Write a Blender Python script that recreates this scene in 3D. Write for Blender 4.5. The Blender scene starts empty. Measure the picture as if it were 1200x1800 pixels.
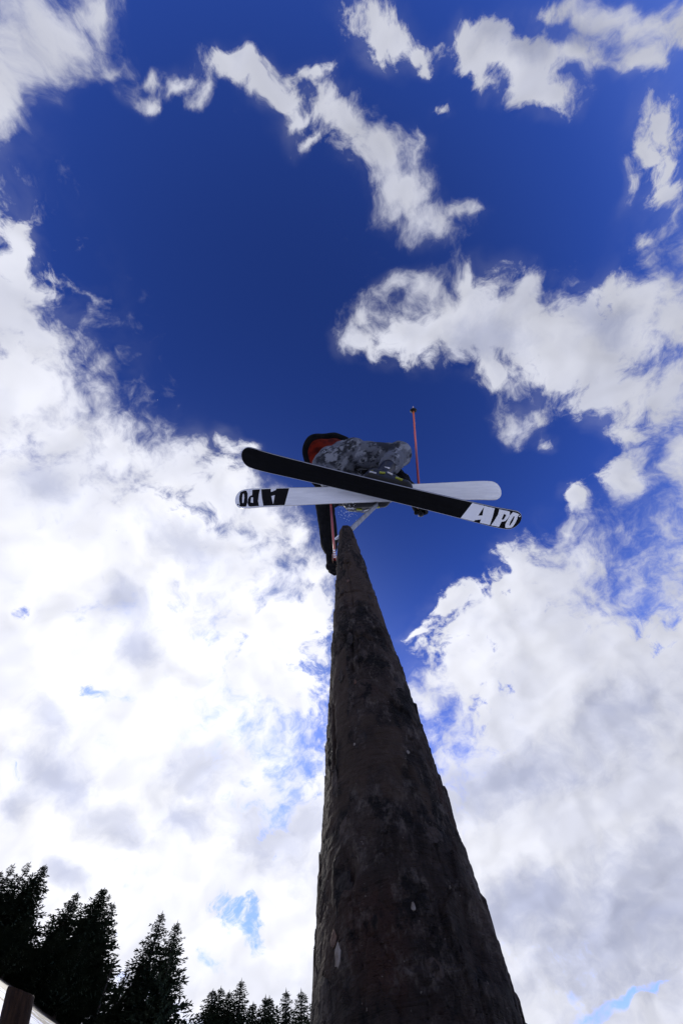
import bpy, bmesh, math, random
import numpy as np
from mathutils import Vector, Matrix, noise as mnoise
from mathutils.geometry import tessellate_polygon

scene = bpy.context.scene
COL = scene.collection
random.seed(7)
rng = np.random.default_rng(11)

# ------------------------------------------------------------------ camera
FPX = 600.0                                   # focal length in pixels of the 1200 x 1800 frame
CAM = Vector((0.0, 0.0, 0.42))
_zen = Vector((-90.0, 160.0, FPX)).normalized()   # where "straight up" sits in the picture
_F = Vector((0.0, math.sqrt(1 - _zen.z ** 2), _zen.z))
_W = Vector((0.0, -_zen.z, math.sqrt(1 - _zen.z ** 2)))
_R = Vector((1.0, 0.0, 0.0))
_n = math.hypot(_zen.x, _zen.y)
_ex, _ey = _zen.x / _n, _zen.y / _n
CX = _R * _ey + _W * _ex
CY = _R * -_ex + _W * _ey
CF = _F
cam_data = bpy.data.cameras.new("camera")
cam = bpy.data.objects.new("camera", cam_data)
COL.objects.link(cam)
cam_data.sensor_fit = 'VERTICAL'
cam_data.sensor_height = 36.0
cam_data.lens = 36.0 * FPX / 1800.0
cam_data.clip_start = 0.01
cam_data.clip_end = 5000.0
M = Matrix((CX, CY, -CF)).transposed().to_4x4()
M.translation = CAM
cam.matrix_world = M
scene.camera = cam

def ray(x, y):
    return CX * ((x - 600.0) / FPX) + CY * ((900.0 - y) / FPX) + CF

def at(x, y, depth):
    """point of the place seen at x, y of the 1200 x 1800 frame, depth metres along the view axis"""
    return CAM + ray(x, y) * depth

# ------------------------------------------------------------------ sun, sky, exposure
SUN_DIR = ray(300, 1262).normalized()
sun_data = bpy.data.lights.new("sun", 'SUN')
sun_data.energy = 1.5
sun_data.angle = math.radians(6.0)
sun_data.color = (1.0, 0.95, 0.88)
sun = bpy.data.objects.new("sun", sun_data)
COL.objects.link(sun)
sun.rotation_euler = SUN_DIR.to_track_quat('Z', 'Y').to_euler()
sun.location = (0, 0, 30)

vs = scene.view_settings
vs.view_transform = 'Standard'
vs.look = 'None'
vs.gamma = 1.0
vs.exposure = 0.0
vs.use_curve_mapping = False

world = bpy.data.worlds.new("World")
scene.world = world
world.use_nodes = True
NT = world.node_tree
NT.nodes.clear()

def nd(tree, kind, **kw):
    n = tree.nodes.new(kind)
    for k, v in kw.items():
        setattr(n, k, v)
    return n

def wmath(op, a, b=None, c=None, clamp=False):
    n = nd(NT, 'ShaderNodeMath', operation=op, use_clamp=clamp)
    for i, v in enumerate((a, b, c)):
        if v is None:
            continue
        if isinstance(v, (int, float)):
            n.inputs[i].default_value = v
        else:
            NT.links.new(v, n.inputs[i])
    return n.outputs[0]

def wvec(op, a, b=None, scale=None):
    n = nd(NT, 'ShaderNodeVectorMath', operation=op)
    for i, v in enumerate((a, b)):
        if v is None:
            continue
        if isinstance(v, (tuple, list, Vector)):
            n.inputs[i].default_value = tuple(v)
        else:
            NT.links.new(v, n.inputs[i])
    if scale is not None:
        if isinstance(scale, (int, float)):
            n.inputs['Scale'].default_value = scale
        else:
            NT.links.new(scale, n.inputs['Scale'])
    return n.outputs['Value'] if op in ('LENGTH', 'DOT_PRODUCT', 'DISTANCE') else n.outputs['Vector']

def wrange(v, a, b, c=0.0, d=1.0, smooth=True):
    n = nd(NT, 'ShaderNodeMapRange', interpolation_type='SMOOTHSTEP' if smooth else 'LINEAR')
    NT.links.new(v, n.inputs['Value'])
    for k, x in (('From Min', a), ('From Max', b), ('To Min', c), ('To Max', d)):
        if isinstance(x, (int, float)):
            n.inputs[k].default_value = x
        else:
            NT.links.new(x, n.inputs[k])
    return n.outputs['Result']

def wmix(f, a, b):
    n = nd(NT, 'ShaderNodeMix', data_type='RGBA')
    for s, v in ((n.inputs[0], f), (n.inputs[6], a), (n.inputs[7], b)):
        if isinstance(v, (int, float)):
            s.default_value = v
        elif isinstance(v, tuple):
            s.default_value = (*v, 1.0)
        else:
            NT.links.new(v, s)
    return n.outputs[2]

def wnoise(vec, scale, detail, rough=0.55, lac=2.0, dist=0.0, dims='2D', color=False):
    n = nd(NT, 'ShaderNodeTexNoise', noise_dimensions=dims)
    NT.links.new(vec, n.inputs['Vector'])
    n.inputs['Scale'].default_value = scale
    n.inputs['Detail'].default_value = detail
    n.inputs['Roughness'].default_value = rough
    n.inputs['Lacunarity'].default_value = lac
    n.inputs['Distortion'].default_value = dist
    return n.outputs['Color' if color else 'Fac']

def stereo(d):
    d = d.normalized()
    return np.array((d.x / (1 + d.z), d.y / (1 + d.z)))

# clear sky
sky = nd(NT, 'ShaderNodeTexSky', sky_type='NISHITA')
sky.sun_disc = False
sky.sun_elevation = math.asin(SUN_DIR.z)
sky.sun_rotation = math.atan2(SUN_DIR.x, SUN_DIR.y)
sky.altitude = 1800.0
sky.air_density = 1.0
sky.dust_density = 0.3
sky.ozone_density = 4.0
STRENGTH = 0.1

# cloud layer: direction -> stereographic plane about the zenith
tc = nd(NT, 'ShaderNodeTexCoord')
dirv = wvec('NORMALIZE', tc.outputs['Generated'])
sep = nd(NT, 'ShaderNodeSeparateXYZ')
NT.links.new(dirv, sep.inputs[0])
inv = wmath('DIVIDE', 1.0, wmath('ADD', wmath('MAXIMUM', sep.outputs[2], -0.2), 1.0))
flat = wvec('MULTIPLY', wvec('SCALE', dirv, scale=inv), (1.0, 1.0, 0.0))
inv2 = wmath('DIVIDE', 0.725, wmath('ADD', wmath('MAXIMUM', sep.outputs[2], -0.1), 0.45))
layer = wvec('MULTIPLY', wvec('SCALE', dirv, scale=inv2), (1.0, 1.0, 0.0))      # flat cloud layer, foreshortened towards the horizon
# domain warp gives the torn, curling edges
w1 = wvec('SUBTRACT', wnoise(layer, 7.0, 2.0, 0.55, color=True), (0.5, 0.5, 0.5))
w2 = wvec('SUBTRACT', wnoise(layer, 26.0, 2.0, 0.6, color=True), (0.5, 0.5, 0.5))
shift = wvec('MULTIPLY', wvec('ADD', wvec('SCALE', w1, scale=0.055), wvec('SCALE', w2, scale=0.017)), (1, 1, 0))
warp = wvec('ADD', flat, shift)
lwarp = wvec('ADD', layer, shift)

def patch_field(items, P, k):
    """smooth union of elliptical patches of sky: 1 on the rim of a patch, smaller inside; P = points of the stereographic plane"""
    g = None
    for it in items:
        cx, cy, rx, ry, ang = it[:5]
        a = math.radians(ang)
        ca, sa = math.cos(a), math.sin(a)
        e = 12.0
        p1 = (stereo(ray(cx + ca * e, cy + sa * e)) - stereo(ray(cx - ca * e, cy - sa * e))) / (2 * e) * rx
        p2 = (stereo(ray(cx - sa * e, cy + ca * e)) - stereo(ray(cx + sa * e, cy - ca * e))) / (2 * e) * ry
        v = (P - stereo(ray(cx, cy))) @ np.linalg.inv(np.stack((p1, p2), 1)).T
        r = np.hypot(v[..., 0], v[..., 1]) + (it[5] if len(it) > 5 else 0.0)
        if g is None:
            g = r
        else:
            h = np.maximum(k - abs(g - r), 0) / k
            g = np.minimum(g, r) - h ** 3 * k / 6
    return g

NC = 256
def curve_sum(field, rank):
    """node network for a function of the stereographic plane, as a sum of products of curves in x and in y"""
    U, S, V = np.linalg.svd(field)
    total = None
    xs = np.linspace(-1, 1, NC)
    cxy = []
    for axis in (0, 1):
        c = nd(NT, 'ShaderNodeCombineXYZ')
        for q in range(3):
            NT.links.new(wsep.outputs[axis], c.inputs[q])
        cxy.append(c.outputs[0])
    for r in range(0, rank, 3):
        outs = []
        for axis in (0, 1):
            n = nd(NT, 'ShaderNodeVectorCurve')
            n.mapping.use_clip = False
            for q in range(3):
                w = math.sqrt(S[r + q])
                ys = (U[:, r + q] if axis == 0 else V[r + q]) * w
                cu = n.mapping.curves[q]
                cu.points[0].location = (xs[0], ys[0])
                cu.points[1].location = (xs[-1], ys[-1])
                for a, b in zip(xs[1:-1], ys[1:-1]):
                    cu.points.new(a, b)
                for p in cu.points:
                    p.handle_type = 'VECTOR'
            n.mapping.update()
            NT.links.new(cxy[axis], n.inputs['Vector'])
            outs.append(n.outputs[0])
        d = wvec('DOT_PRODUCT', outs[0], outs[1])
        total = d if total is None else wmath('ADD', total, d)
    return total

CLOUDS = [
 # upper left sheet and the loose puffs beside it
 (75, 85, 150, 70, -38, .18), (10, 175, 115, 62, -55, .12), (175, 20, 60, 22, -10, .3), (180, 110, 45, 30, -30, .45),
 (252, 128, 34, 18, -15, .2), (325, 158, 38, 26, 10, .1), (250, 182, 38, 22, 20, .2), (205, 158, 22, 16, -40, .25),
 (372, 185, 34, 22, -25, .15), (315, 116, 14, 9, 0, .4), (388, 200, 16, 10, 0, .35),
 # broken diagonal bank
 (450, 143, 83.52, 34.8, 12, 0.14), (490, 180, 41.76, 30.16, 10, 0.14), (540, 130, 39.44, 25.52, 0, 0.29), (415, 103, 16.24, 12.76, 40, 0.59), (435, 225, 16.24, 11.6, 0, 0.54),
 (510, 225, 41.76, 23.2, -50, 0.39), (535, 262, 34.8, 16.24, -20, 0.34), (570, 190, 46.4, 32.48, 20, 0.29), (608, 235, 60.32, 46.4, 40, 0.19), (655, 285, 71.92, 60.32, 50, 0.14),
 (700, 345, 76.56, 55.68, 40, 0.14), (745, 385, 71.92, 41.76, 10, 0.14), (800, 375, 46.4, 23.2, -10, 0.29), (838, 368, 25.52, 13.92, 10, 0.39), (720, 270, 34.8, 58, 10, 0.59),
 # top centre
 (655, 25, 105, 60, 20, .42), (735, 60, 46, 28, 25, .32), (742, 94, 26, 14, 0, .2), (650, 90, 75, 55, 30, .62), (690, 40, 60, 30, 10, .4),
 # top right
 (850, 80, 60, 50, 20, .0), (815, 48, 30, 24, 20, .1), (920, 110, 90, 56, 25, .0), (945, 165, 66, 42, 20, .0), (1005, 175, 16, 22, 0, .2),
 (1010, 105, 100, 26, -5, .1), (860, 155, 40, 24, 40, .25), (772, 190, 30, 13, 5, .2), (790, 40, 14, 12, 0, .3),
 (1120, 120, 45, 30, 25, .1), (1050, 25, 110, 34, 8, .1), (1150, 60, 90, 36, 20, .1), (1195, 50, 60, 50, 0, .1), (1060, 75, 60, 30, 10, .35), (970, 5, 40, 14, 10, .3),
 # right edge veil
 (1175, 215, 75, 70, 30, .5), (1155, 270, 75, 45, 25, .55), (1108, 312, 18, 30, -30, .2), (1178, 325, 34, 32, 40, .3), (1153, 402, 16, 20, -20, .25), (1102, 352, 10, 10, 0, .45), (1197, 385, 12, 18, 0, .2),
 # big bank right of centre
 (700, 500, 40, 22, -20, .25), (745, 500, 36, 26, 30, .2), (655, 560, 30, 36, 30, .2), (640, 605, 40, 34, 20, .1), (720, 595, 80, 50, 5, .0), (810, 575, 90, 66, 10, .0),
 (910, 570, 100, 74, 10, .0), (815, 505, 26, 26, 20, .2), (925, 505, 40, 40, 10, .1), (1000, 610, 140, 84, 15, .0), (1100, 560, 80, 76, 0, .0), (1075, 505, 34, 26, 20, .2), (1165, 560, 80, 74, 0, .05),
 (1090, 680, 100, 60, 15, .0), (1180, 690, 70, 75, 0, .1), (865, 650, 60, 34, 25, .1), (900, 735, 40, 36, 20, .15), (945, 720, 36, 40, 20, .3), (975, 770, 22, 16, 30, .25),
 (1100, 835, 38, 60, 15, .0), (1192, 815, 28, 60, 0, .05), (1120, 755, 50, 34, 20, .3), (1013, 890, 26, 34, 10, .05), (990, 935, 18, 24, 20, .15),
 # lower right mass
 (980, 1015, 100, 75, -30, .0), (900, 1010, 110, 50, -45, .25), (860, 1090, 110, 70, -30, .0), (790, 1060, 50, 34, -20, .15), (990, 1140, 200, 115, 0, -.1), (820, 1190, 90, 60, -20, .05), (765, 1205, 46, 24, -25, .1), (745, 1235, 40, 30, 0, .05),
 (1090, 1310, 310, 190, 0, -.3), (1000, 1500, 320, 260, 0, -.4), (1150, 1500, 300, 300, 0, -.3), (900, 1750, 420, 200, 0, -.2), (1160, 1180, 110, 70, -5, .1), (738, 1122, 26, 11, -10, .3), (1130, 1130, 40, 16, -20, .35),
 # left mass, bright towards the sun
 (22, 440, 32, 80, 12, .05), (15, 540, 70, 90, 0, .0), (70, 610, 56, 50, 35, .05), (20, 680, 120, 90, 10, -.1), (110, 760, 120, 70, 30, .0), (130, 700, 50, 30, 30, .3), (170, 655, 26, 11, -35, .3), (195, 648, 8, 7, 0, .3),
 (210, 790, 110, 60, 25, .0), (320, 830, 90, 60, 30, .0), (360, 800, 26, 40, 20, .3), (405, 780, 22, 36, -20, .3), (435, 785, 40, 20, 20, .4), (400, 870, 90, 60, 30, .0), (460, 900, 70, 50, 30, .05), (520, 940, 32, 30, 20, .15),
 (120, 950, 300, 170, 15, -.3), (390, 1000, 140, 110, 10, -.1), (550, 1010, 40, 44, -30, .05), (556, 1075, 34, 60, 0, .0), (470, 1090, 90, 90, 0, -.1), (480, 1200, 90, 90, 0, -.1), (250, 1200, 300, 250, 0, -.1), (200, 1450, 420, 300, 0, -.2), (420, 1650, 420, 240, 0, -.2), (630, 1460, 150, 170, 0, -.1), (-80, 1200, 300, 600, 0, -.5),
 (-340, 560, 260, 560, 10, -.2), (-150, -150, 260, 160, -30, .1), (1500, 600, 340, 260, 10, -.1), (1500, 1300, 400, 600, 0, -.4), (600, 2200, 1500, 420, 0, -.5),
 (500, -260, 200, 90, 20, .1), (1000, -300, 260, 110, -10, .1), (200, -600, 400, 160, 20, .1), (1100, -800, 500, 200, -20, .1), (-700, -200, 300, 300, 0, .1), (1900, -100, 400, 260, 20, .1),
]
HOLES = [   # gaps in the cloud
 (505, 990, 26, 26, -30, .1), (470, 1040, 14, 40, 20, .35), (540, 1030, 16, 16, 0, .45), (145, 1215, 44, 16, 25, .25), (205, 1233, 20, 9, 0, .4), (38, 1065, 22, 18, 0, .35), (525, 1350, 26, 30, 50, .3), (545, 1180, 34, 20, -20, .2),
 (430, 1612, 60, 22, 32, .0), (395, 1585, 40, 12, 0, .25), (205, 1518, 24, 9, 35, .25), (370, 1690, 40, 12, 30, .25), (460, 1665, 60, 14, 25, .3), (20, 1350, 26, 12, 10, .35), (440, 1120, 20, 16, 0, .4),
 (1090, 1770, 110, 16, -24, .05), (990, 1740, 20, 8, -20, .4), (1140, 1060, 40, 40, 0, .3), (690, 545, 18, 22, 20, .25), (925, 690, 20, 16, 20, .3), (150, 700, 14, 10, 0, .5), (590, 1150, 20, 20, 0, .5),
]
DARK = [    # thick grey undersides
 (110, 1370, 90, 50, 30), (200, 1440, 60, 40, 20), (350, 1345, 60, 55, 10), (330, 1440, 60, 30, 20), (470, 1470, 100, 60, 20), (20, 1410, 40, 30, 0), (540, 1440, 60, 40, 0), (210, 1065, 60, 40, 40), (240, 1130, 40, 50, 0), (120, 1550, 50, 30, 40), (90, 1270, 50, 25, 50),
 (1120, 1620, 220, 130, -10), (900, 1370, 180, 50, -20), (1080, 1260, 120, 50, -30), (930, 1590, 200, 60, -10), (1150, 1520, 120, 70, -20), (900, 50, 90, 30, 10), (930, 90, 60, 20, 10), (1040, 60, 60, 24, 0), (860, 600, 70, 40, 10), (1050, 560, 60, 30, 10), (330, 960, 70, 40, 30), (80, 850, 60, 30, 20),
]
# the layout covers the part of the sky round the view; beyond it scattered cloud goes on
DOM_C, DOM_S = (-0.02, 0.20), (0.72, 0.78)
_c = np.linspace(-1, 1, NC)
_Q = np.stack(np.meshgrid(_c, _c, indexing='ij'), -1)
_P = _Q * np.array(DOM_S) + np.array(DOM_C)
_base = np.clip(1.0 - patch_field(CLOUDS, _P, 0.22), -0.9, 0.95)
_hole = np.clip(1.0 - patch_field(HOLES, _P, 0.2), -0.6, 0.6)
_base = np.minimum(_base, np.maximum(-_hole * 1.2 + 0.15, 0.05))
_edge = np.clip((np.abs(_Q).max(-1) - 0.86) / 0.14, 0, 1)
_base = _base * (1 - _edge) + 0.02 * _edge
_dark = np.clip(1.5 - patch_field(DARK, _P, 0.3), 0.0, 1.2) * (1 - _edge)
dom = wvec('DIVIDE', wvec('SUBTRACT', warp, (*DOM_C, 0.0)), (*DOM_S, 1.0))
wsep = nd(NT, 'ShaderNodeSeparateXYZ')
NT.links.new(dom, wsep.inputs[0])
base = curve_sum(_base, 60)
darkf = curve_sum(_dark, 21)
n_big = wnoise(lwarp, 9.0, 1.0, 0.5)
n_med = wnoise(lwarp, 33.0, 8.0, 0.64)
sun_p = stereo(SUN_DIR)
tosun = wvec('NORMALIZE', wvec('SUBTRACT', (sun_p[0], sun_p[1], 0.0), flat))
n_soft = wnoise(lwarp, 14.0, 2.0, 0.5)
n_lit = wnoise(wvec('ADD', lwarp, wvec('SCALE', tosun, scale=0.022)), 14.0, 2.0, 0.5)
fb = wmath('ADD', wmath('MULTIPLY', wmath('SUBTRACT', n_big, 0.5), 0.45), wmath('MULTIPLY', wmath('SUBTRACT', n_med, 0.5), 1.7))
g1 = wmath('SUBTRACT', base, fb)
soft = wrange(wnoise(lwarp, 4.5, 1.0, 0.5), 0.36, 0.64)              # some edges crisp, some evaporating
dens = wmath('POWER', wrange(g1, wmath('MULTIPLY_ADD', soft, -0.42, -0.18), wmath('MULTIPLY_ADD', soft, 0.46, 0.30)), 1.2)
veil = wmath('MULTIPLY', wrange(base, -0.75, 0.25), wrange(wnoise(lwarp, 12.0, 4.0, 0.6), 0.35, 0.75, 0.0, 0.12))      # thin haze round the clouds
dens = wmath('MULTIPLY', dens, wrange(wmath('ADD', g1, wnoise(lwarp, 17.0, 5.0, 0.62)), 0.25, 0.80, 0.70, 1.0))      # thinner where the cloud is slight
dens = wmath('MAXIMUM', dens, veil)

# cloud light: bright veil round the sun, grey where thick, relief lit from the sun's side
cosang = wvec('DOT_PRODUCT', dirv, tuple(SUN_DIR))
near = wmath('POWER', wmath('MAXIMUM', wmath('MULTIPLY_ADD', cosang, 0.5, 0.5), 0.0), 3.2)
dark = wrange(wmath('SUBTRACT', darkf, wmath('MULTIPLY', fb, 0.7)), 0.0, 1.3)
thick = wrange(wmath('ADD', wnoise(lwarp, 10.0, 3.0, 0.5), wmath('MULTIPLY', g1, 0.06)), 0.40, 0.70)
relief = wmath('MULTIPLY', wmath('SUBTRACT', n_lit, n_soft), 0.42)
grey = wmath('ADD', wmath('MULTIPLY', dark, 0.27), wmath('MULTIPLY', thick, 0.10))
lum = wmath('MULTIPLY', wmath('MULTIPLY_ADD', near, 5.2, 6.3), wmath('ADD', 1.0, relief))
tint = wvec('SUBTRACT', (1.0, 1.0, 1.0), wvec('SCALE', (1.12, 1.04, 0.72), scale=grey))
ccol = wvec('MULTIPLY', tint, wvec('SCALE', wmix(wmath('POWER', near, 1.5, clamp=True), (0.84, 0.865, 1.0), (0.96, 0.965, 1.02)), scale=lum))
lowsky = wrange(sep.outputs[2], 1.0, 0.5, 0.92, 2.1)
aureole = wmath('MULTIPLY', wmath('ADD', wmath('MULTIPLY', wmath('POWER', near, 10.0), 6.0), wrange(sep.outputs[2], 0.72, 0.15, 0.0, 4.4)), 1.0)
blue = wvec('ADD', wvec('MULTIPLY', wvec('SCALE', sky.outputs[0], scale=lowsky), (0.275, 0.425, 1.06)), wvec('SCALE', (0.62, 0.78, 1.0), scale=aureole))
final = wmix(dens, blue, ccol)
bg = nd(NT, 'ShaderNodeBackground')
NT.links.new(final, bg.inputs['Color'])
bg.inputs['Strength'].default_value = STRENGTH
wo = nd(NT, 'ShaderNodeOutputWorld')
NT.links.new(bg.outputs[0], wo.inputs['Surface'])
world.cycles.sampling_method = 'MANUAL'
world.cycles.sample_map_resolution = 1024

scene.cycles.use_adaptive_sampling = True
scene.cycles.adaptive_threshold = 0.015
scene.cycles.adaptive_min_samples = 12
scene.cycles.max_bounces = 5
scene.cycles.diffuse_bounces = 3

# ------------------------------------------------------------------ helpers
def tag(o, label=None, cat=None, group=None, kind=None):
    if label: o["label"] = label
    if cat: o["category"] = cat
    if group: o["group"] = group
    if kind: o["kind"] = kind
    return o

def empty(name, loc, label, cat, group=None):
    o = bpy.data.objects.new(name, None)
    o.empty_display_size = 0.1
    o.location = loc
    COL.objects.link(o)
    return tag(o, label, cat, group)

def link(name, mesh, mat=None, parent=None, matrix=None):
    """mesh object; `matrix` is its world matrix, kept when it is parented"""
    o = bpy.data.objects.new(name, mesh)
    COL.objects.link(o)
    if mat is not None and not mesh.materials:
        mesh.materials.append(mat)
    if matrix is not None:
        o.matrix_world = matrix
    if parent is not None:
        o.parent = parent
        if matrix is not None or parent.type != 'EMPTY' or True:
            pm = Matrix.Translation(parent.location) if parent.parent is None and parent.type == 'EMPTY' and parent.rotation_euler[:] == (0, 0, 0) else world_of(parent)
            o.matrix_parent_inverse = pm.inverted()
    return o

def world_of(o):
    m = o.matrix_basis.copy()
    if o.parent is not None:
        m = world_of(o.parent) @ o.matrix_parent_inverse @ m
    return m

def mesh_of(name, verts, faces, smooth=True):
    me = bpy.data.meshes.new(name)
    me.from_pydata([tuple(v) for v in verts], [], [tuple(int(i) for i in f) for f in faces])
    me.update()
    if smooth:
        me.shade_smooth()
    return me

def grid_mesh(name, V, nu, nv, wrap_u=False, smooth=True):
    """V: (nv, nu, 3) array of points"""
    iu = np.arange(nu if wrap_u else nu - 1)
    a = np.arange(nv - 1)[:, None] * nu + iu[None, :]
    b = np.arange(nv - 1)[:, None] * nu + ((iu + 1) % nu)[None, :]
    F = np.stack((a, b, b + nu, a + nu), -1).reshape(-1, 4)
    me = bpy.data.meshes.new(name)
    me.vertices.add(nu * nv)
    me.vertices.foreach_set('co', V.reshape(-1).astype(np.float32))
    me.loops.add(F.size)
    me.loops.foreach_set('vertex_index', F.reshape(-1).astype(np.int32))
    me.polygons.add(len(F))
    me.polygons.foreach_set('loop_start', (np.arange(len(F)) * 4).astype(np.int32))
    me.update(calc_edges=True)
    if smooth:
        me.shade_smooth()
    return me

def _hash(ix, iy, iz, k):
    h = (ix * 374761393 + iy * 668265263 + iz * 2147483647 + k * 1274126177) & 0xffffffff
    h = ((h ^ (h >> 13)) * 1103515245) & 0xffffffff
    h = ((h ^ (h >> 16)) * 2246822519) & 0xffffffff
    return ((h ^ (h >> 15)) & 0xffffff) / float(0xffffff)

def vnoise(P, k=0):
    """smooth value noise, -1..1, for an (..., 3) array"""
    P = np.asarray(P, dtype=np.float64)
    I = np.floor(P).astype(np.int64)
    f = P - I
    f = f * f * f * (f * (f * 6 - 15) + 10)
    out = 0.0
    for dx in (0, 1):
        for dy in (0, 1):
            for dz in (0, 1):
                w = (f[..., 0] if dx else 1 - f[..., 0]) * (f[..., 1] if dy else 1 - f[..., 1]) * (f[..., 2] if dz else 1 - f[..., 2])
                out = out + w * _hash(I[..., 0] + dx, I[..., 1] + dy, I[..., 2] + dz, k)
    return out * 2 - 1

def fbm(P, octaves=4, gain=0.5, k=0):
    P = np.asarray(P, dtype=np.float64)
    s, a, t = 0.0, 1.0, 0.0
    for o in range(octaves):
        s = s + a * vnoise(P, k + o)
        t += a
        a *= gain
        P = P * 2.03 + 17.3
    return s / t

def material(name, base, rough=0.8, var=None, scale=20.0, detail=6.0, bump=0.0, bump_scale=60.0, metallic=0.0, spec=0.3, contrast=(0.35, 0.65), stretch=(1, 1, 1), coat=0.0):
    m = bpy.data.materials.new(name)
    m.use_nodes = True
    t = m.node_tree
    p = t.nodes['Principled BSDF']
    p.inputs['Base Color'].default_value = (*base, 1)
    p.inputs['Roughness'].default_value = rough
    p.inputs['Metallic'].default_value = metallic
    p.inputs['Specular IOR Level'].default_value = spec
    p.inputs['Coat Weight'].default_value = coat
    tcn = nd(t, 'ShaderNodeTexCoord')
    mp = nd(t, 'ShaderNodeMapping')
    mp.inputs['Scale'].default_value = stretch
    t.links.new(tcn.outputs['Object'], mp.inputs['Vector'])
    if var is not None:
        n = nd(t, 'ShaderNodeTexNoise')
        n.inputs['Scale'].default_value = scale
        n.inputs['Detail'].default_value = detail
        n.inputs['Roughness'].default_value = 0.6
        t.links.new(mp.outputs[0], n.inputs['Vector'])
        r = nd(t, 'ShaderNodeMapRange', interpolation_type='SMOOTHSTEP')
        r.inputs['From Min'].default_value, r.inputs['From Max'].default_value = contrast
        t.links.new(n.outputs['Fac'], r.inputs['Value'])
        x = nd(t, 'ShaderNodeMix', data_type='RGBA')
        x.inputs[6].default_value = (*base, 1)
        x.inputs[7].default_value = (*var, 1)
        t.links.new(r.outputs['Result'], x.inputs[0])
        t.links.new(x.outputs[2], p.inputs['Base Color'])
    if bump > 0:
        n2 = nd(t, 'ShaderNodeTexNoise')
        n2.inputs['Scale'].default_value = bump_scale
        n2.inputs['Detail'].default_value = 6.0
        t.links.new(mp.outputs[0], n2.inputs['Vector'])
        b = nd(t, 'ShaderNodeBump')
        b.inputs['Strength'].default_value = bump
        b.inputs['Distance'].default_value = 0.01
        t.links.new(n2.outputs['Fac'], b.inputs['Height'])
        t.links.new(b.outputs[0], p.inputs['Normal'])
    return m

def frame(origin, x, z):
    """matrix with X along x, Z as near z as it gets"""
    x = Vector(x).normalized()
    z = Vector(z)
    z = (z - x * z.dot(x)).normalized()
    y = z.cross(x)
    m = Matrix((x, y, z)).transposed().to_4x4()
    m.translation = origin
    return m

def tube_mesh(name, pts, radii, n=12, caps=True):
    """swept round bar through pts"""
    pts = [Vector(p) for p in pts]
    V, F = [], []
    up = None
    for i, p in enumerate(pts):
        d = (pts[min(i + 1, len(pts) - 1)] - pts[max(i - 1, 0)]).normalized()
        if up is None:
            up = d.orthogonal().normalized()
        up = (up - d * up.dot(d)).normalized()
        s = d.cross(up)
        for k in range(n):
            a = 2 * math.pi * k / n
            V.append(p + (up * math.cos(a) + s * math.sin(a)) * radii[i])
    for i in range(len(pts) - 1):
        for k in range(n):
            a, b = i * n + k, i * n + (k + 1) % n
            F.append((a, b, b + n, a + n))
    if caps:
        F.append(tuple(range(n - 1, -1, -1)))
        F.append(tuple(range((len(pts) - 1) * n, len(pts) * n)))
    return mesh_of(name, V, F)

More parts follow.
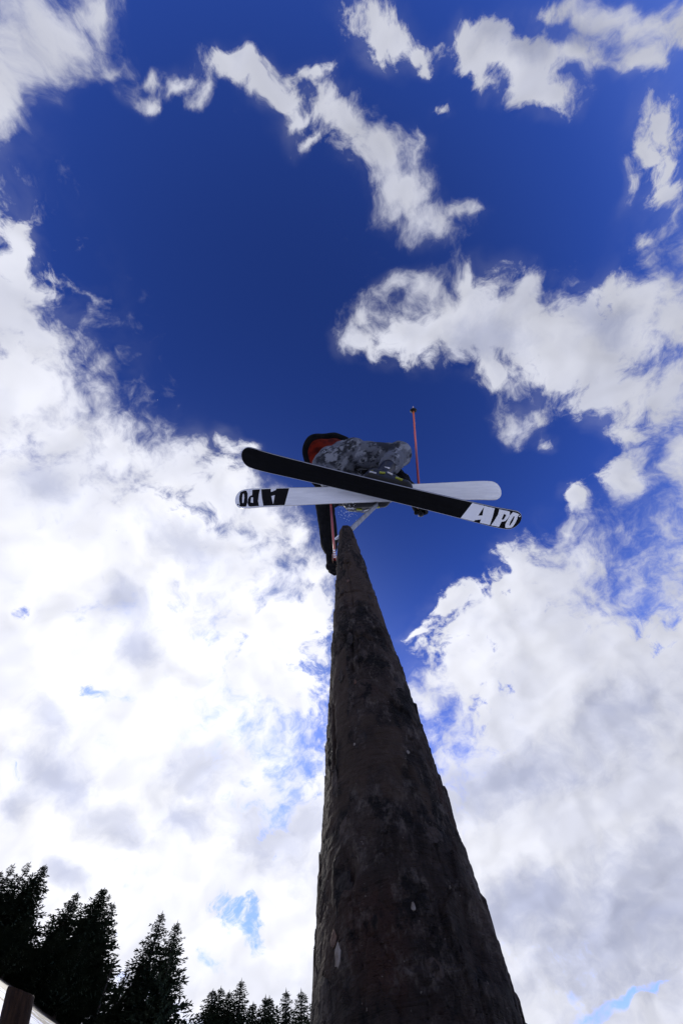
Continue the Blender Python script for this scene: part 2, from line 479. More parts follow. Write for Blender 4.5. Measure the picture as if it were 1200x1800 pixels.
def organic(name, prims, voxel=0.012, smooth=6, wrinkle=0.0, wscale=14.0, seed=0, stretch=(1, 1, 1)):
    """one continuous surface grown round tapered limbs and ellipsoids (world coordinates).
    prims: ('limb', p0, r0, p1, r1) or ('ball', centre, (rx, ry, rz), matrix3)"""
    bm = bmesh.new()
    for pr in prims:
        if pr[0] == 'limb':
            _, p0, r0, p1, r1 = pr
            p0, p1 = Vector(p0), Vector(p1)
            d = (p1 - p0)
            q = d.to_track_quat('Z', 'Y').to_matrix()
            n, rings = 20, []
            prof = [(-r0 * math.cos(a), r0 * math.sin(a)) for a in (0.25, 0.7, 1.15)] + [(0, r0), (d.length * .5, (r0 + r1) / 2), (d.length, r1)] + [(d.length + r1 * math.cos(a), r1 * math.sin(a)) for a in (1.15, 0.7, 0.25)]
            for h, r in prof:
                rings.append([bm.verts.new(p0 + q @ Vector((r * math.cos(2 * math.pi * k / n), r * math.sin(2 * math.pi * k / n), h))) for k in range(n)])
            for i in range(len(rings) - 1):
                for k in range(n):
                    bm.faces.new((rings[i][k], rings[i][(k + 1) % n], rings[i + 1][(k + 1) % n], rings[i + 1][k]))
            bm.faces.new(list(reversed(rings[0])))
            bm.faces.new(rings[-1])
        else:
            _, c, rr, mt = pr
            m4 = Matrix.Translation(Vector(c)) @ (mt.to_4x4() if mt is not None else Matrix.Identity(4)) @ Matrix.Diagonal((*rr, 1.0))
            bmesh.ops.create_uvsphere(bm, u_segments=24, v_segments=16, radius=1.0, matrix=m4)
    me = bpy.data.meshes.new(name + "_source")
    bm.to_mesh(me)
    bm.free()
    tmp = bpy.data.objects.new("growing", me)
    COL.objects.link(tmp)
    rm = tmp.modifiers.new("remesh", 'REMESH')
    rm.mode = 'VOXEL'
    rm.voxel_size = voxel
    rm.use_smooth_shade = True
    if smooth:
        sm = tmp.modifiers.new("smooth", 'SMOOTH')
        sm.factor = 0.6
        sm.iterations = smooth
    dg = bpy.context.evaluated_depsgraph_get()
    out = bpy.data.meshes.new_from_object(tmp.evaluated_get(dg))
    out.name = name
    bpy.data.objects.remove(tmp)
    bpy.data.meshes.remove(me)
    if wrinkle > 0:
        n = len(out.vertices)
        co = np.empty(n * 3, np.float32)
        no = np.empty(n * 3, np.float32)
        out.vertices.foreach_get('co', co)
        out.vertex_normals.foreach_get('vector', no)
        co = co.reshape(-1, 3).astype(np.float64)
        no = no.reshape(-1, 3)
        q = co * np.array(stretch) * wscale
        base_n = fbm(q * 0.55, 2, 0.4, seed)
        f = np.sin(5.5 * base_n + 2.0 * vnoise(q * 0.25, seed + 3)) * 0.6 + 0.55 * vnoise(q * 0.5, seed + 9)
        f = f + 0.18 * np.sin(16.0 * base_n + 4.0 * vnoise(q * 0.8, seed + 5))
        co = co + no * (f * wrinkle)[:, None]
        out.vertices.foreach_set('co', co.reshape(-1).astype(np.float32))
        out.update()
    out.shade_smooth()
    return out

def poly_mesh(name, loops, zfun, thick, xcut=None):
    """flat cut-out (outer loop first, then its holes) in x, y, laid on the surface z = zfun(x) and `thick` deep towards -z"""
    bm = bmesh.new()
    tris = tessellate_polygon([[Vector((x, y, 0)) for x, y in lp] for lp in loops])
    flat_pts = [p for lp in loops for p in lp]
    vs_ = [bm.verts.new((x, y, 0)) for x, y in flat_pts]
    for t in tris:
        try:
            bm.faces.new([vs_[i] for i in t])
        except ValueError:
            pass
    bm.normal_update()
    for f in bm.faces:
        if f.normal.z > 0:
            f.normal_flip()
    if xcut:
        x0 = min(p[0] for p in flat_pts)
        x1 = max(p[0] for p in flat_pts)
        x = x0 + xcut
        while x < x1:
            bmesh.ops.bisect_plane(bm, geom=bm.verts[:] + bm.edges[:] + bm.faces[:], plane_co=(x, 0, 0), plane_no=(1, 0, 0))
            x += xcut
    r = bmesh.ops.extrude_face_region(bm, geom=bm.faces[:])
    for v in [g for g in r['geom'] if isinstance(g, bmesh.types.BMVert)]:
        v.co.z -= thick
    for v in bm.verts:
        v.co.z += zfun(v.co.x)
    bmesh.ops.recalc_face_normals(bm, faces=bm.faces[:])
    me = bpy.data.meshes.new(name)
    bm.to_mesh(me)
    bm.free()
    return me

def box_mesh(name, sx, sy, sz, bevel=0.0):
    bm = bmesh.new()
    bmesh.ops.create_cube(bm, size=1.0)
    bmesh.ops.scale(bm, vec=(sx, sy, sz), verts=bm.verts)
    if bevel > 0:
        bmesh.ops.bevel(bm, geom=bm.edges[:], offset=bevel, segments=2, affect='EDGES', profile=0.6)
    me = bpy.data.meshes.new(name)
    bm.to_mesh(me)
    bm.free()
    return me

# ------------------------------------------------------------------ snow slope
_nrm = (CX * 0.298 + CY * 0.417 + CF * 0.858).normalized()
UPH = np.array((-_nrm.x, -_nrm.y))
UPH /= np.linalg.norm(UPH)
TAN = 1.0 * math.hypot(_nrm.x, _nrm.y) / _nrm.z
def ground_z(x, y):
    x, y = np.asarray(x, float), np.asarray(y, float)
    s = x * UPH[0] + y * UPH[1]
    s = np.where(s > 150, 150 + 60 * np.tanh((s - 150) / 120), s)
    h = TAN * ((np.sqrt(s * s + 0.4) + s) * 0.5 - math.sqrt(0.4) * 0.5)
    d = np.hypot(x, y)
    P = np.stack((x, y, x * 0), -1)
    h = h + 0.05 * fbm(P * 0.8, 3, 0.5, 3) * np.clip(d / 2, 0, 1) + 0.5 * fbm(P * 0.06, 3, 0.5, 4) * np.clip((d - 6) / 25, 0, 1)
    h = h - 0.02 * np.clip(d - 200, 0, None) * (s < 0)
    return h
na, nr = 220, 190
rad = np.concatenate(([0.0], np.geomspace(0.25, 2500, nr - 1)))
ang = np.linspace(0, 2 * math.pi, na, endpoint=False)
GX, GY = rad[:, None] * np.cos(ang)[None, :], rad[:, None] * np.sin(ang)[None, :]
snow_mat = bpy.data.materials.new("snow")
snow_mat.use_nodes = True
_t = snow_mat.node_tree
_p = _t.nodes['Principled BSDF']
_p.inputs['Roughness'].default_value = 0.6
_p.inputs['Specular IOR Level'].default_value = 0.2
_tc = nd(_t, 'ShaderNodeTexCoord')
_n1 = nd(_t, 'ShaderNodeTexNoise')
_n1.inputs['Scale'].default_value, _n1.inputs['Detail'].default_value, _n1.inputs['Roughness'].default_value = 0.35, 7.0, 0.62
_t.links.new(_tc.outputs['Object'], _n1.inputs['Vector'])
_up = nd(_t, 'ShaderNodeVectorMath', operation='DOT_PRODUCT')
_t.links.new(_tc.outputs['Object'], _up.inputs[0])
_up.inputs[1].default_value = (UPH[0], UPH[1], 0)
_ff = nd(_t, 'ShaderNodeMapRange')                      # more bare forest floor towards the trees up the slope
_t.links.new(_up.outputs['Value'], _ff.inputs['Value'])
for k, v in (('From Min', 14.0), ('From Max', 55.0), ('To Min', 0.0), ('To Max', 0.32)):
    _ff.inputs[k].default_value = v
_ln = nd(_t, 'ShaderNodeVectorMath', operation='DISTANCE')      # unseen dark earth added round the log's foot to cut light bounced off the snow
_t.links.new(_tc.outputs['Object'], _ln.inputs[0])
_ln.inputs[1].default_value = (0.05, 0.35, 0.0)
_lr = nd(_t, 'ShaderNodeMapRange')
_t.links.new(_ln.outputs['Value'], _lr.inputs['Value'])
for k, v in (('From Min', 0.6), ('From Max', 1.4), ('To Min', 0.40), ('To Max', 0.0)):
    _lr.inputs[k].default_value = v
_a0 = nd(_t, 'ShaderNodeMath', operation='MAXIMUM')
_t.links.new(_ff.outputs['Result'], _a0.inputs[0])
_t.links.new(_lr.outputs['Result'], _a0.inputs[1])
_ad = nd(_t, 'ShaderNodeMath', operation='ADD')
_t.links.new(_n1.outputs['Fac'], _ad.inputs[0])
_t.links.new(_a0.outputs[0], _ad.inputs[1])
_mr = nd(_t, 'ShaderNodeMapRange', interpolation_type='SMOOTHSTEP')
_mr.inputs['From Min'].default_value, _mr.inputs['From Max'].default_value = 0.63, 0.67
_t.links.new(_ad.outputs[0], _mr.inputs['Value'])
_mx = nd(_t, 'ShaderNodeMix', data_type='RGBA')
_mx.inputs[6].default_value = (0.76, 0.79, 0.85, 1)
_mx.inputs[7].default_value = (0.06, 0.045, 0.03, 1)
_t.links.new(_mr.outputs['Result'], _mx.inputs[0])
_t.links.new(_mx.outputs[2], _p.inputs['Base Color'])
_n2 = nd(_t, 'ShaderNodeTexNoise')
_n2.inputs['Scale'].default_value, _n2.inputs['Detail'].default_value = 6.0, 8.0
_t.links.new(_tc.outputs['Object'], _n2.inputs['Vector'])
_b = nd(_t, 'ShaderNodeBump')
_b.inputs['Strength'].default_value, _b.inputs['Distance'].default_value = 0.5, 0.08
_t.links.new(_n2.outputs['Fac'], _b.inputs['Height'])
_t.links.new(_b.outputs[0], _p.inputs['Normal'])
ground = link("ground", grid_mesh("ground", np.stack((GX, GY, ground_z(GX, GY)), -1), na, nr, wrap_u=True), snow_mat)
tag(ground, "snow slope rising to the tree line at lower left", "snow", kind="structure")

# ------------------------------------------------------------------ log pole
LOG_A = CAM + CX * 0.0715 + CY * -0.495 + CF * 0.33
LOG_D = (CX * (-20 / 600) + CY * (160 / 600) + CF).normalized()
LOG_T = np.array([-0.75, -0.4, -0.05, 0.0, 0.07, 0.2, 0.24, 0.36, 0.53, 0.65, 0.81, 1.04, 1.3, 1.42, 1.50, 1.53])
LOG_R = np.array([0.112, 0.107, 0.102, 0.101, 0.0985, 0.0915, 0.090, 0.0855, 0.078, 0.0735, 0.067, 0.0575, 0.0465, 0.041, 0.037, 0.033])
LOG_R = LOG_R - np.interp(LOG_T, [0.0, 0.5], [0.0012, 0.0010])
_toc = (CAM - LOG_A)
LOG_X = (_toc - LOG_D * _toc.dot(LOG_D)).normalized()       # from the axis towards the viewer
LOG_Y = LOG_D.cross(LOG_X)
def log_point(th, t, r):
    return LOG_A + LOG_D * t + (LOG_X * math.cos(th) + LOG_Y * math.sin(th)) * r

def log_hit(px, py):
    """(angle, station) of the log's surface along the ray through px, py (rounded cone, solved by stepping)"""
    r = ray(px, py).normalized()
    lam = 0.2
    for _ in range(400):
        p = CAM + r * lam - LOG_A
        t = p.dot(LOG_D)
        q = p - LOG_D * t
        gap = q.length - float(np.interp(t, LOG_T, LOG_R))
        if gap < 2e-4:
            break
        lam += max(gap * 0.7, 1e-4)
        if lam > 4:
            return None
    return math.atan2(q.dot(LOG_Y), q.dot(LOG_X)), t

def cells(u, v, k):
    """cellular pattern: id noise, distance to the rim, of an irregular tiling (u wraps at the caller's scale)"""
    iu, iv = np.floor(u).astype(np.int64), np.floor(v).astype(np.int64)
    f1 = np.full(u.shape, 9.0); f2 = np.full(u.shape, 9.0); cid = np.zeros(u.shape)
    ox = np.zeros(u.shape); oy = np.zeros(u.shape)
    for du in (-1, 0, 1):
        for dv in (-1, 0, 1):
            cu, cv = iu + du, iv + dv
            wu = np.mod(cu, CELL_WRAP)
            px = cu + _hash(wu, cv, wu * 0, k)
            py = cv + _hash(wu, cv, wu * 0, k + 1)
            d = np.hypot(u - px, v - py)
            closer = d < f1
            f2 = np.where(closer, f1, np.minimum(f2, d))
            cid = np.where(closer, _hash(wu, cv, wu * 0, k + 2), cid)
            ox = np.where(closer, u - px, ox); oy = np.where(closer, v - py, oy)
            f1 = np.where(closer, d, f1)
    return cid, f2 - f1, ox, oy

nth, ns = 400, 1150
TH = np.concatenate((np.linspace(-1.95, 1.95, 340), np.linspace(1.95, 2 * math.pi - 1.95, 62)[1:-1]))      # finer on the side towards the viewer
TT = np.concatenate((np.linspace(-0.75, -0.12, 40, endpoint=False), np.linspace(-0.12, 1.53, ns - 40)))
th2, tt2 = np.meshgrid(TH, TT)
RR = np.interp(tt2, LOG_T, LOG_R)
C3 = np.stack((np.cos(th2) * 0.09, np.sin(th2) * 0.09, tt2), -1)
wob = fbm(C3 * np.array((6, 6, 2.2)), 3, 0.5, 21)
RR = RR * (1 + 0.045 * wob + 0.012 * fbm(C3 * np.array((30, 30, 16)), 2, 0.5, 23))
warpu = fbm(C3 * np.array((22, 22, 9.0)), 3, 0.55, 31)
warpv = fbm(C3 * np.array((22, 22, 9.0)), 3, 0.55, 41)
CELL_WRAP = 13
cid, rimd, ox, oy = cells(th2 / (2 * math.pi) * 13 + warpu * 0.75, tt2 * 17 + warpv * 0.8, 51)
plate = (cid - 0.5) * 0.0024 + np.clip(oy, -0.7, 0.7) * 0.0038 * (cid > 0.45) - 0.0014 * np.exp(-(rimd / 0.03) ** 2)
CELL_WRAP = 22
cid2, rimd2, ox2, oy2 = cells(th2 / (2 * math.pi) * 22 + warpu * 1.2, tt2 * 30 + warpv * 1.3, 61)
plate2 = (cid2 - 0.5) * 0.0019 + oy2 * 0.0018 * (cid2 > 0.45) - 0.0011 * np.exp(-(rimd2 / 0.04) ** 2)
# bark only where it has not scaled off
barky = np.clip(fbm(C3 * np.array((12, 12, 5)), 4, 0.55, 71) * 3.0 + 0.45, 0, 1)
fine = fbm(C3 * np.array((110, 110, 50)), 5, 0.66, 81) * 0.0016
strat = fbm(C3 * np.array((30, 30, 130)), 3, 0.55, 91) * 0.0011
# long drying cracks
crack = 0.0
_cr = []
for (xa, ya), (xb, yb), wd, dp in (((592, 1420), (586, 1235), .032, .013), ((622, 1185), (618, 1095), .035, .011), ((634, 1180), (628, 1110), .02, .006), ((574, 1740), (586, 1660), .022, .009), ((590, 1790), (584, 1720), .02, .008), ((622, 1080), (611, 985), .04, .006), ((636, 1700), (634, 1640), .01, .004), ((756, 1540), (752, 1480), .012, .004)):
    p, q = log_hit(xa, ya), log_hit(xb, yb)
    if p and q:
        _cr.append((p, q, wd, dp, len(_cr) + 1))
for p, q, wd, dp, sd in _cr:
    ta, tb = p[1], q[1]
    th0 = p[0] + (q[0] - p[0]) * (tt2 - ta) / max(tb - ta, 1e-3)
    a = th0 + 0.03 * vnoise(np.stack((tt2 * 9, tt2 * 0, tt2 * 0 + sd), -1), 5) + 0.015 * vnoise(np.stack((tt2 * 60, tt2 * 0, tt2 * 0 + sd), -1), 6)
    dth = np.angle(np.exp(1j * (th2 - a)))
    env = np.clip((tt2 - ta) / 0.03, 0, 1) * np.clip((tb - tt2) / 0.03, 0, 1)
    crack = crack + dp * env * np.exp(-(dth / wd) ** 2) * (0.6 + 0.4 * vnoise(np.stack((tt2 * 25, tt2 * 0, tt2 * 0 + sd), -1), 8))
# cross gouges and knot holes near the top
knots = 0.0
for th0, t0, rt, dp in ((-0.25, 0.985, 0.012, 0.012), (-0.12, 0.955, 0.009, 0.008), (0.5, 0.52, 0.013, 0.008), (0.3, 0.17, 0.012, 0.006), (-0.55, 0.075, 0.012, 0.007), (0.75, 0.02, 0.018, 0.007), (-0.2, 0.42, 0.012, -0.006), (0.85, 0.75, 0.012, -0.006)):
    r_ = np.interp(t0, LOG_T, LOG_R)
    dd = np.hypot(np.angle(np.exp(1j * (th2 - th0))) * r_, (tt2 - t0) * 0.8)
    knots = knots + dp * np.exp(-(dd / rt) ** 2) - dp * 0.5 * np.exp(-((dd - rt * 1.7) / (rt * 0.5)) ** 2)
cuts = 0.0
for th0, t0, wdt, dp, sl in ((0.2, 1.19, 0.9, 0.006, 0.02), (-0.4, 0.75, 0.7, 0.006, -0.02), (0.3, 0.66, 0.6, 0.006, 0.03), (0.1, 0.50, 0.9, 0.006, -0.012), (-0.5, 0.5, 0.4, 0.008, 0.02), (0.6, 0.3, 0.35, 0.006, -0.06), (-0.6, 1.1, 0.5, 0.006, 0.0), (0.1, 1.33, 1.0, 0.004, 0.0)):
    dth = np.angle(np.exp(1j * (th2 - th0)))
    line = tt2 - t0 - sl * dth + 0.008 * vnoise(np.stack((th2 * 9, th2 * 0 + t0 * 50, th2 * 0), -1), 3)
    cuts = cuts + dp * np.exp(-(line / 0.006) ** 2) * np.exp(-(dth / wdt) ** 4)
RR = RR + (plate + plate2) * barky + fine + strat - crack - knots - cuts + 0.0015 * barky
ragged = vnoise(np.stack((np.cos(th2) * 3, np.sin(th2) * 3, th2 * 0), -1), 14) * 0.012 + vnoise(np.stack((np.cos(th2) * 9, np.sin(th2) * 9, th2 * 0), -1), 15) * 0.006
TS = tt2 + ragged * np.clip((tt2 - 1.42) / 0.1, 0, 1)
dirs = np.cos(th2)[..., None] * np.array(LOG_X) + np.sin(th2)[..., None] * np.array(LOG_Y)
LV = np.array(LOG_A) + TS[..., None] * np.array(LOG_D) + dirs * RR[..., None]
log_mesh = grid_mesh("bark", LV - np.array(LOG_A), nth, ns, wrap_u=True)
at_ = log_mesh.attributes.new("plate", 'FLOAT', 'POINT')
at_.data.foreach_set('value', (cid * 0.6 + cid2 * 0.4).reshape(-1).astype(np.float32))
at_ = log_mesh.attributes.new("stem", 'FLOAT_VECTOR', 'POINT')
at_.data.foreach_set('vector', C3.reshape(-1).astype(np.float32))
at_ = log_mesh.attributes.new("barky", 'FLOAT', 'POINT')
at_.data.foreach_set('value', barky.reshape(-1).astype(np.float32))

bark_mat = bpy.data.materials.new("bark")
bark_mat.use_nodes = True
_t = bark_mat.node_tree
_p = _t.nodes['Principled BSDF']
_p.inputs['Roughness'].default_value = 0.8
_p.inputs['Specular IOR Level'].default_value = 0.18
_tc = nd(_t, 'ShaderNodeTexCoord')
def bnoise(scale, detail, stretch=(1, 1, 1), rough=0.6):
    mp = nd(_t, 'ShaderNodeMapping'); mp.inputs['Scale'].default_value = stretch
    _t.links.new(_tc.outputs['Object'], mp.inputs['Vector'])
    n = nd(_t, 'ShaderNodeTexNoise')
    n.inputs['Scale'].default_value, n.inputs['Detail'].default_value, n.inputs['Roughness'].default_value = scale, detail, rough
    _t.links.new(mp.outputs[0], n.inputs['Vector'])
    return n.outputs['Fac']
def brange(v, a, b, c=0.0, d=1.0):
    r = nd(_t, 'ShaderNodeMapRange', interpolation_type='SMOOTHSTEP')
    for k, x in (('From Min', a), ('From Max', b), ('To Min', c), ('To Max', d)):
        r.inputs[k].default_value = x
    _t.links.new(v, r.inputs['Value'])
    return r.outputs['Result']
def bmix(f, a, b):
    x = nd(_t, 'ShaderNodeMix', data_type='RGBA')
    for s_, v in ((x.inputs[0], f), (x.inputs[6], a), (x.inputs[7], b)):
        if isinstance(v, tuple): s_.default_value = (*v, 1)
        elif isinstance(v, float): s_.default_value = v
        else: _t.links.new(v, s_)
    return x.outputs[2]
_ap = nd(_t, 'ShaderNodeAttribute', attribute_name='plate')
_ab = nd(_t, 'ShaderNodeAttribute', attribute_name='barky')
_as = nd(_t, 'ShaderNodeAttribute', attribute_name='stem')
def snoise(scale, detail, stretch, rough=0.6, dist=0.0):
    """noise in the log's own coordinates (round the stem, along it)"""
    mp = nd(_t, 'ShaderNodeMapping'); mp.inputs['Scale'].default_value = stretch
    _t.links.new(_as.outputs['Vector'], mp.inputs['Vector'])
    n = nd(_t, 'ShaderNodeTexNoise')
    n.inputs['Scale'].default_value, n.inputs['Detail'].default_value, n.inputs['Roughness'].default_value, n.inputs['Distortion'].default_value = scale, detail, rough, dist
    _t.links.new(mp.outputs[0], n.inputs['Vector'])
    return n.outputs['Fac']
c1 = bmix(brange(snoise(11, 9, (1, 1, .7), 0.72), 0.38, 0.62), (0.005, 0.0034, 0.0026), (0.072, 0.051, 0.039))
c1 = bmix(brange(_ap.outputs['Fac'], 0.3, 0.8, 0.0, 0.45), c1, (0.032, 0.022, 0.017))
c1 = bmix(brange(snoise(16, 5, (1, 1, .5)), 0.55, 0.70, 0.0, 0.65), c1, (0.060, 0.026, 0.016))        # reddish inner bark
c1 = bmix(brange(snoise(40, 8, (1, 1, .6), 0.78), 0.50, 0.66, 0.0, 0.85), c1, (0.155, 0.128, 0.105))       # grey lichen
c1 = bmix(brange(snoise(26, 6, (1, 1, .8), 0.7), 0.52, 0.62, 0.0, 0.9), c1, (0.006, 0.005, 0.0045))    # resin and dirt stains
c1 = bmix(brange(snoise(60, 5, (1, 1, .08), 0.6), 0.60, 0.70, 0.0, 0.6), c1, (0.012, 0.010, 0.009))    # fine drying cracks along the grain
c1 = bmix(brange(_ab.outputs['Fac'], 0.0, 0.35, 0.75, 0.0), c1, (0.075, 0.050, 0.034))                  # scaled-off wood
c1 = bmix(brange(snoise(230, 2, (1, 1, 1)), 0.71, 0.76, 0.0, 0.8), c1, (0.26, 0.22, 0.18))             # pale specks
_t.links.new(c1, _p.inputs['Base Color'])
_bp = nd(_t, 'ShaderNodeBump'); _bp.inputs['Strength'].default_value = 1.0; _bp.inputs['Distance'].default_value = 0.008
_t.links.new(snoise(150, 8, (1, 1, .7), 0.72), _bp.inputs['Height'])
_b2 = nd(_t, 'ShaderNodeBump'); _b2.inputs['Strength'].default_value = 1.0; _b2.inputs['Distance'].default_value = 0.010
_t.links.new(snoise(45, 5, (.35, .35, 2.2), 0.65, 0.6), _b2.inputs['Height'])                           # wrinkles across the stem
_t.links.new(_bp.outputs[0], _b2.inputs['Normal'])
_t.links.new(_b2.outputs[0], _p.inputs['Normal'])

log = empty("log_pole", LOG_A + LOG_D * -0.72, "tall dark bark-covered log pole rising from the bottom edge to below the skis", "log")
LM = Matrix.Translation(LOG_A)
bark = link("bark", log_mesh, bark_mat, log, LM)
# rough end grain on top
top_r = np.interp(1.53, LOG_T, LOG_R)
tv = [Vector(LV[-1, i]) - LOG_A for i in range(0, nth, 8)]
ctr = sum(tv, Vector()) / len(tv)
wood_mat = material("cut_wood", (0.30, 0.22, 0.14), 0.8, (0.16, 0.11, 0.07), 60, 6, 0.6, 140)
tv2 = [ctr + (v - ctr) * 0.5 + LOG_D * random.uniform(-.004, .006) for v in tv]
nvv = len(tv)
link("cut_end", mesh_of("cut_end", tv + tv2 + [ctr + LOG_D * 0.004], [(i, (i + 1) % nvv, nvv + (i + 1) % nvv, nvv + i) for i in range(nvv)] + [(nvv + i, nvv + (i + 1) % nvv, 2 * nvv) for i in range(nvv)]), wood_mat, log, LM)

# loose bark scales standing off the log, and chips of bare wood
def log_patch(name, th0, t0, w, h, lift, curl, mat, seed, nu=7, nv=7, taper=0.5, thick=0.0012, sink=0.0002):
    """curved scale of width w and length h on the log's surface: its lower rim lies on the log, the rest lifts off"""
    r0 = float(np.interp(t0, LOG_T, LOG_R))
    rs = np.random.default_rng(seed)
    V = []
    for layer in (0, 1):
        for j in range(nv):
            b = j / (nv - 1) * 2 - 1
            half = math.sqrt(max(1 - abs(b) ** 2.6, 0.0)) * (1 - taper * 0.25 * (b + 1)) + 0.08
            for i in range(nu):
                a = i / (nu - 1) * 2 - 1
                wob_ = 0.42 * vnoise(np.array([i * 0.9 + seed, j * 0.9, seed * 1.7]), 2)
                th = th0 + (a * half + float(wob_)) * w * 0.5 / r0
                t = t0 + (b + float(wob_) * 0.6) * h * 0.5
                rad_ = float(np.interp(t, LOG_T, LOG_R)) + sink + lift * ((b + 1) / 2) ** 1.6 + curl * a * a * 0.5 + (thick if layer == 0 else 0.0)
                V.append(log_point(th, t, rad_) - LOG_A)
    n = nu * nv
    F = []
    for j in range(nv - 1):
        for i in range(nu - 1):
            a = j * nu + i
            F.append((a, a + 1, a + nu + 1, a + nu))
            F.append((n + a + nu, n + a + nu + 1, n + a + 1, n + a))
    rim_ = [i for i in range(nu)] + [j * nu + nu - 1 for j in range(1, nv)] + [(nv - 1) * nu + i for i in range(nu - 2, -1, -1)] + [j * nu for j in range(nv - 2, 0, -1)]
    for q in range(len(rim_)):
        a, b = rim_[q], rim_[(q + 1) % len(rim_)]
        F.append((b, a, n + a, n + b))
    return link(name, mesh_of(name, V, F), mat, log, LM)

flake_mat = material("bark_scale", (0.012, 0.0085, 0.0065), 0.85, (0.066, 0.048, 0.037), 30, 6, 0.7, 160)
chip_mat = material("bare_wood_pale", (0.26, 0.23, 0.20), 0.75, (0.16, 0.13, 0.10), 120, 4, 0.4, 200)
chip_red = material("bare_wood_orange", (0.13, 0.07, 0.042), 0.75, (0.08, 0.045, 0.03), 120, 4, 0.4, 200)
FL = [(738, 1256, .034, .075, .036, .004), (612, 1455, .03, .030, .006, .002), (606, 1480, .03, .02, .006, .002), (636, 1490, .026, .024, .005, .002), (762, 1470, .03, .022, .005, .002),
      (775, 1605, .028, .022, .004, .002), (762, 1708, .022, .02, .003, .002), (600, 1190, .016, .04, .006, .003),
      (700, 1205, .03, .05, .005, .002), (742, 1340, .02, .05, .006, .003), (632, 1300, .03, .03, .003, .001), (590, 1380, .02, .06, .006, .003), (604, 1560, .03, .03, .005, .002),
      (640, 1150, .02, .05, .005, .003), (615, 1125, .018, .06, .006, .003), (650, 1050, .02, .03, .004, .002), (620, 1075, .02, .03, .005, .002), (602, 1040, .014, .03, .006, .003),
      (660, 1560, .03, .02, .003, .001), (700, 1430, .03, .016, .003, .001), (570, 1760, .03, .035, .006, .002), (620, 1750, .03, .03, .004, .001), (690, 1640, .03, .018, .003, .001),
      (612, 985, .016, .03, .005, .003), (630, 975, .012, .03, .004, .002), (605, 960, .012, .03, .005, .002), (850, 1580, .016, .035, .008, .003), (858, 1640, .014, .03, .007, .003)]
k_ = 0
for px_, py_, w_, h_, lf_, cu_ in FL:
    hit = log_hit(px_, py_)
    if hit:
        log_patch("bark_scale", hit[0], hit[1], w_ * .8, h_ * .8, lf_ * 0.35, cu_ * 0.3, flake_mat, 100 + k_)
    k_ += 1
for side in (-1, 1):                      # ragged scales along both outlines
    for q in range(26):
        t0 = -0.02 + (q + random.random() * 0.8) / 26 * 1.42
        r0 = float(np.interp(t0, LOG_T, LOG_R))
        d_ = (CAM - (LOG_A + LOG_D * t0)); d_ = d_ - LOG_D * d_.dot(LOG_D)
        th0 = side * (math.acos(min(r0 / d_.length, 0.99)) + random.uniform(-0.25, 0.05))
        if random.random() < 0.35:
            continue
        log_patch("bark_scale", th0, t0, random.uniform(.007, .016), random.uniform(.008, .028), random.uniform(.0005, .0022), .0005, flake_mat, 300 + q + side * 40)
for px_, py_, w_, h_, m_ in ((597, 1680, .010, .022, chip_mat), (680, 1562, .005, .008, chip_mat), (624, 1590, .008, .008, chip_red), (652, 1620, .008, .008, chip_red), (590, 1650, .011, .016, chip_red),
                             (726, 1596, .006, .008, chip_mat), (688, 1600, .004, .003, chip_mat), (702, 1530, .005, .003, chip_mat), (625, 1200, .006, .014, chip_red), (624, 1310, .004, .005, chip_mat),
                             (716, 1325, .006, .010, chip_mat), (645, 1512, .007, .006, chip_mat), (636, 1476, .004, .004, chip_mat), (612, 1022, .012, .026, chip_red)):
    hit = log_hit(px_, py_)
    if hit:
        log_patch("bare_wood_chip", hit[0], hit[1], w_ * .8, h_ * .8, .0002, .0, m_, 700 + k_, thick=0.0006, sink=0.0022)
    k_ += 1

